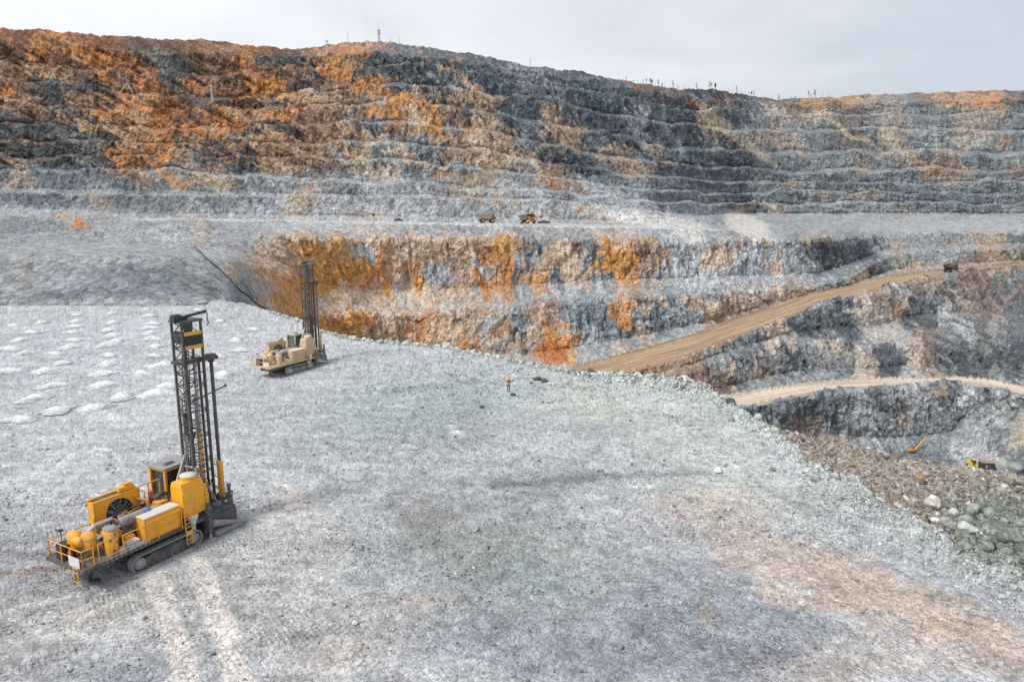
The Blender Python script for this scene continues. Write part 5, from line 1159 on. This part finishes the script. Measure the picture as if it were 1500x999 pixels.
# ------------------------------------------------------------------ haul trucks, excavator and other far machines
tyre = paint('tyre', (.022, .022, .024), .85, (.14, .13, .12), .4)
def haul_truck(body_c, bed_c, cab_c):
    pb = paint('truck_body_paint', body_c, .6, (.35, .3, .26), .35, .6); pd = paint('dump_bed_paint', bed_c, .8, (.33, .29, .25), .4, .5); pc = paint('truck_cab_paint', cab_c, .5, amt=.15, scale=.6)
    dk = paint('truck_chassis_steel', (.04, .04, .045), .7, (.2, .18, .17), .3, .8); gl = paint('truck_glass', (.02, .03, .04), .2, amt=.05)
    R = empty('haul_truck')
    t = MB(); t.box((0, -1.2, 1.9), (9.5, .5, .9)); t.box((0, 1.2, 1.9), (9.5, .5, .9)); t.box((3.9, 0, 1.9), (.8, 5.4, .9)); t.box((-3., 0, 1.6), (.9, 4.5, .8)); t.build('chassis', dk, R)
    t = MB(); t.box((4.2, -.6, 3.2), (1.9, 3.0, 1.8)); t.box((5.2, -.6, 2.5), (.2, 3.2, 2.4)); t.box((4.0, 0, 3.7), (3.0, 6.0, .16)); t.box((4.7, -2.5, 1.9), (1.4, 1.2, 1.3)); t.box((4.7, 2.5, 1.9), (1.4, 1.2, 1.3)); bo = t.build('body', pb, R)
    t = MB()
    for k in range(8): t.box((5.33, -1.9+k*.38, 2.7), (.06, .12, 1.5))
    t.build('grille', dk, bo)
    for s in (-1, 1): t = MB(); t.lathe((5.32, s*2.4, 1.9), [(.2, 0), (.2, .08)], 10, 'X'); t.build('headlight', paint('lamp_glass', (.7, .7, .65), .3, amt=0), bo)
    t = MB(); t.box((3.9, 1.7, 4.6), (1.9, 1.7, 1.7), bev=.15); t.box((3.9, 1.7, 5.5), (2.2, 1.9, .12)); cb = t.build('cab', pc, R)
    t = MB(); t.box((4.87, 1.7, 4.75), (.05, 1.4, .9)); t.box((3.9, 2.57, 4.75), (1.3, .05, .8)); t.build('window', gl, cb)
    t = MB(); rail(t, [(5.3, -2.9, 3.75), (5.3, 0, 3.75), (5.3, 2.9, 3.75)], 1.0, .05); rail(t, [(5.3, -2.9, 3.75), (3, -2.9, 3.75)], 1., .05); t.build('handrail', pc, R)
    t = MB(); t.path([(5.35, -2.2, .8), (5.35, -1.2, 3.7)], .07); t.path([(5.35, -2.7, .8), (5.35, -1.7, 3.7)], .07)
    for k in range(7): t.tube((5.36, -2.2+k*.15, .9+k*.42), (5.36, -2.7+k*.15, .9+k*.42), .05)
    t.build('ladder', pc, R)
    # dump bed: open box with rising tail, vee floor and canopy over the cab
    t = MB(); th = .18
    prof = [(2.7, 3.2), (3.1, 5.6), (5.9, 5.95), (5.9, 6.1), (2.7, 6.0), (-5.2, 5.6), (-5.6, 4.6), (-1.5, 2.9)]
    for yy in (-3.0, 2.82): t.prism([(2.7, 2.9), (3.0, 5.9), (-5.3, 5.1), (-5.9, 4.2), (-1.5, 2.6)], yy, yy+th)
    t.prism([(2.7, 2.9), (2.7, 2.7), (-1.5, 2.4), (-5.9, 4.0), (-5.9, 4.2), (-1.5, 2.6)], -3.0, 3.0)
    t.prism([(2.6, 2.9), (2.8, 2.9), (3.1, 5.9), (2.9, 5.9)], -3.0, 3.0); t.prism([(2.9, 5.8), (5.8, 6.0), (5.8, 6.15), (2.9, 5.95)], -2.7, 2.9)
    for k in range(5): t.prism([(1.8-k*1.35, 3.0), (2.0-k*1.35, 3.0), (2.0-k*1.35, 5.7-k*.12), (1.8-k*1.35, 5.7-k*.12)], -3.14, -3.0); t.prism([(1.8-k*1.35, 3.0), (2.0-k*1.35, 3.0), (2.0-k*1.35, 5.7-k*.12), (1.8-k*1.35, 5.7-k*.12)], 3.0, 3.14)
    t.build('dump_bed', pd, R)
    for (x_, y_, w_) in ((3.3, -2.5, .9), (3.3, 2.5, .9), (-2.9, -2.1, 1.7), (-2.9, 2.1, 1.7)):
        t = MB(); t.lathe((x_, y_-w_/2, 1.38), [(1.0, 0), (1.32, .06), (1.38, .16), (1.38, w_-.16), (1.32, w_-.06), (1.0, w_)], 26, 'Y')
        for k in range(26): a = 2*math.pi*k/26; t.box((x_+1.38*math.cos(a), y_, 1.38+1.38*math.sin(a)), (.12, w_*.9, .12), Matrix.Rotation(-a, 3, 'Y'))
        w = t.build('wheel', tyre, R)
        t = MB(); t.lathe((x_, y_-w_/2-.04, 1.38), [(.3, -.1), (.75, -.02), (.8, .1), (.8, w_-.02), (.75, w_+.1), (.3, w_+.18)], 18, 'Y'); t.build('rim', pb, w)
    return R
def put(R, px_, nm=None, t=.2, rz=0, lab='', cat='', group=None, pt=None, lift=.7):
    p = pt if pt is not None else ledge_point(px_, nm, t)
    R.location = (p.x, p.y, p.z+lift); R.rotation_euler = (0, 0, math.radians(rz)); tag(R, lab, cat, group); return R
GR = 'haul trucks in the pit'
put(haul_truck((.36, .20, .10), (.36, .24, .16), (.34, .22, .12)), 713, 'C0', .12, 12, 'dusty brown haul truck seen from its side on the upper ledge', 'dump truck', GR)
put(haul_truck((.68, .33, .03), (.06, .045, .04), (.62, .34, .05)), 773, 'C0', .12, -52, 'bright orange haul truck with black bed being loaded beside the white excavator', 'dump truck', GR)
rp = P(1392, 401.5, 500); dz = np.interp(rp.x/rp.y, Sg, (LN['E3'][0]+LN['E4'][0])/2); zz = np.interp(rp.x/rp.y, Sg, (LN['E3'][1]+LN['E4'][1])/2)
put(haul_truck((.50, .26, .10), (.05, .05, .055), (.66, .32, .06)), 0, pt=Vector((rp.x/rp.y*dz, dz, zz)), rz=30, lab='haul truck with black bed and orange cab driving up the brown dirt road', cat='dump truck', group=GR, lift=.5)
# excavator
def excavator():
    wp = paint('excavator_white', (.50, .50, .45), .6, (.5, .48, .45), .3, .5); dk = paint('excavator_dark', (.05, .05, .055), .8, (.2, .2, .2), .3, .6); yl = paint('excavator_boom', (.60, .58, .50), .6, amt=.3, scale=.5)
    R = empty('excavator')
    for s in (-1, 1):
        t = MB(); t.prism([(-3.2, .5), (-2.8, .05), (2.8, .05), (3.2, .5), (3.1, 1.0), (2.6, 1.3), (-2.6, 1.3), (-3.1, 1.0)], s*2.0-.4, s*2.0+.4); t.build('track', dk, R)
    t = MB(); t.box((0, 0, 1.2), (2.4, 3.2, .5)); t.lathe((0, 0, 1.4), [(1.3, 0), (1.3, .35)], 20); t.build('undercarriage', dk, R)
    t = MB(); t.box((-1.0, 0, 2.6), (5.6, 4.0, 1.7), bev=.3); t.box((-3.2, 0, 2.5), (1.3, 4.0, 1.9), bev=.4); t.box((-1.6, 0, 3.6), (3.4, 3.0, .5), bev=.2); ho = t.build('housing', wp, R)
    t = MB(); t.box((1.3, 1.35, 3.6), (1.8, 1.3, 2.0), bev=.15, taper=.93); t.build('cab', wp, R)
    t = MB(); t.box((2.22, 1.35, 3.8), (.04, 1.0, 1.2)); t.box((1.3, 2.02, 3.8), (1.3, .04, 1.1)); t.build('window', paint('excavator_glass', (.03, .04, .05), .2, amt=0), R)
    t = MB(); t.prism([(1.4, 2.4), (2.0, 2.2), (5.0, 6.4), (7.9, 6.9), (7.8, 7.5), (4.5, 7.3)], -.35, .35); t.tube((2.0, .5, 2.2), (4.2, .5, 5.4), .16); t.tube((2.0, -.5, 2.2), (4.2, -.5, 5.4), .16); bm = t.build('boom', yl, R)
    t = MB(); t.prism([(7.2, 7.7), (8.0, 7.9), (8.7, 3.6), (8.3, 3.3)], -.28, .28); t.tube((5.0, 0, 7.6), (7.4, 0, 7.9), .14); t.build('arm', yl, R)
    t = MB(); t.prism([(8.2, 3.7), (9.0, 3.6), (9.4, 2.6), (8.6, 1.9), (7.6, 2.2), (7.5, 2.7)], -.8, .8)
    for k in range(5): t.box((7.5, -.7+k*.35, 2.35), (.4, .12, .1))
    t.build('bucket', dk, R)
    R.scale = (1.15,)*3
    return R
put(excavator(), 797, 'C0', .10, 168, lift=1.0, lab='pale grey white excavator with raised boom behind the orange truck', cat='excavator')
def pickup():
    R = empty('pickup_truck'); bk = paint('black_car_paint', (.02, .025, .03), .35, amt=.15, scale=.8)
    t = MB(); t.prism([(-2.6, .6), (2.6, .6), (2.7, 1.1), (1.3, 1.25), (.8, 1.9), (-.9, 1.95), (-1.0, 1.25), (-2.6, 1.25)], -.95, .95); t.build('body', bk, R)
    t = MB(); t.prism([(1.15, 1.3), (.78, 1.78), (-.8, 1.82), (-.85, 1.3)], -.97, .97); t.build('window', paint('pickup_glass', (.05, .06, .07), .15, amt=0), R)
    for x_ in (-1.7, 1.7):
        for y_ in (-.85, .85):
            t = MB(); t.lathe((x_, y_-.14, .4), [(.3, 0), (.4, .04), (.4, .24), (.3, .28)], 18, 'Y'); w = t.build('wheel', tyre, R)
            t = MB(); t.lathe((x_, y_-.15, .4), [(.22, 0), (.22, .3)], 12, 'Y'); t.build('rim', paint('rim_grey', (.3, .3, .3), .4, amt=.2), w)
    R.scale = (1.15,)*3; return R
put(pickup(), 584, 'C0', .1, 8, 'small black pickup parked on the upper ledge left of the trucks', 'pickup')
# ------------------------------------------------------------------ poles, towers and tripods
steel = paint('galvanised', (.34, .34, .35), .6, amt=.2, scale=.3); wood = paint('grey_timber', (.55, .51, .46), .9, amt=.3, scale=.4); dsteel = paint('dark_pole', (.10, .10, .11), .7, amt=.2, scale=.3)
def sky_point(px_, back=4.):
    s = ray(px_, 110)[0]; s = ray(px_, project(s*np.interp(s, Sg, LN['SK'][0]), np.interp(s, Sg, LN['SK'][0]), np.interp(s, Sg, LN['SK'][1]))[1])[0]
    i = np.where(SEG == nmE['SK'])[0][-1]; j = int(np.clip(round((s-Sg[0])/(Sg[1]-Sg[0])), 0, COLS-1))
    return Vector((FX[i, j], FY[i, j], FZd[i, j]-.3))
def lattice_tower(h, w, mat, top=True):
    R = empty('lattice_tower'); t = MB()
    for a in (-1, 1):
        for b in (-1, 1): t.tube((a*w/2, b*w/2, 0), (a*w*.2, b*w*.2, h), .13)
    n = 7
    for k in range(n):
        z0, z1 = h*k/n, h*(k+1)/n; w0, w1 = w/2*(1-.6*k/n), w/2*(1-.6*(k+1)/n)
        for (a, b), (c, d) in (((-1, -1), (1, -1)), ((1, -1), (1, 1)), ((1, 1), (-1, 1)), ((-1, 1), (-1, -1))):
            t.tube((a*w0, b*w0, z0), (c*w1, d*w1, z1), .08, n=5); t.tube((a*w1, b*w1, z1), (c*w1, d*w1, z1), .08, n=5)
    t.build('frame', mat, R)
    if top:
        t = MB(); t.lathe((0, 0, h*.72), [(w*.5, 0), (w*.55, .2), (w*.55, 1.2), (w*.5, 1.4)], 12); t.box((0, 0, h+.6), (w*.9, w*.9, 1.2)); t.tube((0, 0, h), (0, 0, h+2.5), .12); t.build('antenna_head', mat, R)
    return R
def pole(h, mat, arm=True):
    R = empty('pole'); t = MB(); t.tube((0, 0, 0), (0, 0, h), .28, .18, 8); t.build('mast', mat, R)
    if arm: t = MB(); t.box((0, 0, h-.3), (1.8, .3, .3)); t.box((.7, 0, h-.1), (.5, .5, .3)); t.build('cross_arm', mat, R)
    return R
def tripod(h):
    R = empty('timber_tripod'); 
    t = MB(); t.tube((0, 0, 0), (0, 0, h), .55, .4, 7); t.build('post', wood, R)
    for k, a in enumerate((2.6, 3.9, -.3)): t = MB(); t.tube((math.cos(a)*h*.42, math.sin(a)*h*.42, -.4), (0, 0, h*.62), .45, .35, 7); t.build('strut', wood, R)
    return R
def at_sky(R, px_, lab, cat, group=None, back=0):
    p = sky_point(px_); R.location = p; tag(R, lab, cat, group)
GP = 'masts along the rim'
at_sky(lattice_tower(10.5, 2.6, steel), 555, 'lattice antenna tower with round head on the highest hump of the rim', 'tower')
at_sky(pole(11, steel, False), 510.5, 'thin plain pole on the rim left of the antenna tower', 'pole', GP)
at_sky(pole(7, steel, False), 585, 'slim pole on the rim right of the antenna tower', 'pole', GP)
at_sky(pole(9, dsteel), 776.5, 'lone dark pole with a lamp head on the sloping rim', 'pole', GP)
at_sky(pole(3.5, dsteel, False), 572, 'very short post on the rim beside the antenna tower', 'pole', GP)
p = far_point(480.5, 80); r_ = lattice_tower(11, 2.2, paint('white_tower_paint', (.65, .65, .65), .6, amt=.2, scale=.3)); r_.location = p; tag(r_, 'white lattice pylon standing just below the rim left of the hump', 'tower')
p = far_point(312, 152); r_ = lattice_tower(14, 1.8, paint('pale_tower_paint', (.55, .56, .58), .6, amt=.2, scale=.3)); r_.location = p; tag(r_, 'pale slim lattice pylon on a ledge of the orange hillside', 'tower')
for (a, b, h, lab) in ((188, 138, 14, 'larger timber pole braced by three struts on the orange hillside'), (82, 118, 7.5, 'smaller timber tripod near the left end of the same ledge')):
    r_ = tripod(h); q_ = far_point(a, b); q_.z += 1.0; r_.location = q_; tag(r_, lab, 'tripod', 'timber tripods on the hillside')
def ledge_thing(R, px_, t, lab, cat): p = ledge_point(px_, 'C0', t); R.location = (p.x, p.y, p.z); tag(R, lab, cat)
ledge_thing(pole(9.5, paint('brown_pole', (.20, .12, .09), .8, amt=.3, scale=.4), False), 657, .5, 'thin brown pole standing on the upper ledge left of the trucks', 'pole')
R = empty('beacon_post'); t = MB(); t.tube((0, 0, 0), (0, 0, 4.5), .5, .35, 8); t.build('post', paint('tan_post', (.50, .36, .26), .8, amt=.2, scale=.5), R)
t = MB(); t.box((0, 0, 4.6), (1.7, 1.3, 1.4), bev=.2); t.build('lamp_box', paint('dark_box', (.05, .03, .03), .6, amt=.1), R); t = MB(); t.lathe((0, 0, 5.3), [(.5, 0), (.5, 1.2), (.2, 1.7)], 10); t.build('beacon', paint('orange_beacon', (.62, .38, .16), .5, amt=.1), R)
ledge_thing(R, 548, .25, 'tan post with dark box and orange top on the upper ledge', 'beacon')

# ------------------------------------------------------------------ pit-floor machines
R = empty('boom_rig'); ylw = paint('boom_yellow', (.70, .44, .03), .5, amt=.12, scale=.5); org = paint('boom_orange', (.62, .28, .05), .6, amt=.2, scale=.5); blk = paint('machine_black', (.035, .032, .035), .7, (.15, .13, .12), .3, .5)
t = MB(); t.box((0, -.9, .45), (3.0, .45, .9)); t.build('track', blk, R); t = MB(); t.box((0, .9, .45), (3.0, .45, .9)); t.build('track', blk, R)
t = MB(); t.box((-.6, 0, 1.35), (2.6, 1.5, .9), bev=.2); t.box((-1.0, 0, 1.9), (1.2, 1.2, .4), bev=.15); t.build('body', org, R)
t = MB(); t.box(Vector((3.7, 0, 3.6)), (9.0, .45, .5), Matrix.Rotation(math.radians(-42), 3, 'Y')); t.box(Vector((.6, .0, 1.6)), (1.2, .3, .4)); t.build('feed_beam', ylw, R)
R.location = far_point(1336, 663); R.rotation_euler = (0, 0, math.radians(15)); tag(R, 'small orange drill rig with a long slanted yellow boom below the pale road', 'drill rig')
R = empty('wheel_loader'); t = MB(); t.box((-1.0, 0, 2.0), (3.2, 2.4, 1.5), bev=.2); t.box((2.0, 0, 1.6), (1.2, 1.5, .9)); t.build('body', ylw, R)
t = MB(); t.box((.2, 0, 3.2), (1.6, 1.7, 1.8), bev=.12); cb = t.build('cab', blk, R); t = MB(); t.box((.2, 0, 4.15), (1.9, 2.0, .12)); t.build('roof', ylw, cb)
for x_ in (-1.8, 1.8):
    for y_ in (-1.3, 1.3): t = MB(); t.lathe((x_, y_-.35, .85), [(.6, 0), (.85, .08), (.85, .62), (.6, .7)], 18, 'Y'); t.build('wheel', tyre, R)
t = MB(); t.prism([(3.2, .2), (4.6, .2), (4.5, .5), (3.6, .7), (3.5, 1.6), (3.2, 1.6)], -1.6, 1.6); t.build('bucket', org, R)
R.scale = (.8,)*3; R.location = far_point(1426.5, 688); R.rotation_euler = (0, 0, math.radians(-70)); tag(R, 'small yellow wheel loader on the pit floor behind the berm crest', 'loader')
R = empty('rock_crusher'); t = MB(); t.box((0, 0, 2.3), (5.6, 3.6, 2.6), taper=1.05); t.box((0, 0, .6), (5.2, 3.0, .8)); t.build('housing', blk, R)
t = MB(); t.box((0, 0, 3.75), (6.2, 4.0, .18)); t.box((-1.5, 0, 4.0), (1.2, 1.2, .35)); t.build('roof', paint('brown_roof', (.33, .20, .14), .8, amt=.3, scale=.5), R)
for k in range(4): t = MB(); t.box((-2.4+k*1.6, -1.95, 2.3), (.25, .2, 3.0)); t.build('post', blk, R)
t = MB(); t.box((-.9, -1.93, 2.4), (.9, .06, 1.0)); t.build('window', paint('pale_window', (.35, .37, .4), .4, amt=.1), R)
R.scale = (.85, .85, 1.1); R.location = far_point(1447.5, 692); R.rotation_euler = (0, 0, math.radians(-12)); tag(R, 'black box shaped machine with rusty brown roof on the pit floor', 'machine')

# ------------------------------------------------------------------ cable down the dump slope, pink marker
pts = []
for a, b in [(286, 365), (296, 374), (303, 381), (311, 388), (320, 396), (328, 404), (337, 412), (346, 421), (354, 429), (363, 437), (371, 444), (379, 450), (388, 456)]:
    v = far_point(a, b); v.z += .35; pts.append(v)
t = MB()
r0 = [.11*(p.y/180)**.5*2.2 for p in pts]
for k in range(len(pts)-1): t.tube(pts[k], pts[k+1], r0[k], r0[k+1], 8)
tag(t.build('power_cable', blk), 'black cable running down the grey dump slope towards the bench', 'cable')
R = empty('cable_box'); pk = paint('pink_box', (.62, .27, .26), .6, amt=.1, scale=1)
t = MB(); t.box((0, 0, .9), (1.3, 1.0, 1.1)); t.box((0, 0, 1.5), (1.4, 1.1, .12)); t.build('cabinet', pk, R); t = MB(); t.box((-.45, 0, .2), (.12, .9, .4)); t.build('leg', blk, R); t = MB(); t.box((.45, 0, .2), (.12, .9, .4)); t.build('leg', blk, R)
R.scale = (.7,)*3; R.location = far_point(285, 364); tag(R, 'pinkish red cable box at the top end of the black cable', 'box')

# ------------------------------------------------------------------ thin trees along the rim
bark = paint('bark', (.13, .12, .115), .95, amt=.1); leaf = paint('sparse_foliage', (.075, .085, .075), .95, (.10, .09, .08), .2)
def make_tree(seed, h, crown):
    rg = random.Random(seed); R = empty('tree'); t = MB()
    pts = [Vector((0, 0, -1))]
    for k in range(1, 6): pts.append(Vector((rg.uniform(-.12, .12)*k, rg.uniform(-.12, .12)*k, h*k/5)))
    for k in range(5): t.tube(pts[k], pts[k+1], .22*(1-k*.17), .22*(1-(k+1)*.17), 6)
    tips = []
    for k in range(12):
        z = rg.uniform(.35, .98); b = pts[0].lerp(pts[-1], z); a = rg.uniform(0, 6.28); L_ = h*.22*(1.15-z)*rg.uniform(.5, 1.2)
        e_ = b+Vector((math.cos(a)*L_, math.sin(a)*L_, L_*rg.uniform(.1, .6))); t.tube(b, e_, .07, .03, 4); tips.append((b, e_))
    t.build('trunk', bark, R)
    t = MB()
    for k in range(crown):
        b, e_ = rg.choice(tips); c = b.lerp(e_, rg.uniform(.3, 1.1))+Vector([rg.gauss(0, .30) for _ in range(3)]); q = rg.uniform(.15, .42)
        u = Vector([rg.gauss(0, 1) for _ in range(3)]).normalized()*q; v = u.orthogonal().normalized()*q*.8; t.add([c-u, c+v, c+u, c-v], [(0, 1, 2, 3)])
    if crown: t.build('crown', leaf, R)
    return R
protos = [(make_tree(1, 9, 120), 'thin dark pine with a sparse crown standing on the rim'), (make_tree(2, 8, 60), 'half bare pine with a thin crown standing on the rim'), (make_tree(3, 7, 14), 'bare dead tree with short branches standing on the rim'), (make_tree(4, 6, 260), 'small bushy dark pine standing on the rim')]
used = set()
spots = [(918, 0, .6), (928, 3, .5), (934, 1, .6), (942, 0, .6), (947, 1, .9), (952, 3, 1.1), (955, 3, 1.0), (960, 2, .8), (964, 0, .9), (969, 3, .7), (974, 2, .6), (986, 0, 1.0), (992, 2, 1.0), (994, 2, .9), (1003, 2, .8), (1008, 2, .6), (1020, 0, .95), (1039, 0, 1.15), (1042, 1, 1.0), (1048, 3, 1.2), (1049, 0, .9), (1068, 2, .8), (1073, 2, .9), (1079, 1, 1.2), (1081, 2, 1.0),
         (1086, 2, .8), (1091, 2, .7), (1096, 1, .8), (1100, 3, 1.0), (1104, 0, .9), (1117, 1, .6), (1131, 2, .8), (1140, 0, 1.1), (1142, 2, .8), (1158, 3, .5), (1162, 2, .6), (1165, 3, .6), (1176, 2, .7), (1184, 1, 1.3), (1187, 0, .8), (1194, 0, 1.4), (1205, 2, 1.0), (1212, 2, .9), (1216, 2, .8), (1227, 2, .6), (1246, 0, .5), (1366, 2, .6)]
for a, k, s in spots:
    pr, lab = protos[k]
    o = pr if k not in used else copy_tree(pr); used.add(k)
    q = sky_point(a); o.location = q; kk = s*1.1; o.scale = (kk, kk, kk); o.rotation_euler = (0, 0, random.uniform(0, 6)); tag(o, lab, 'tree', 'scattered trees along the rim')
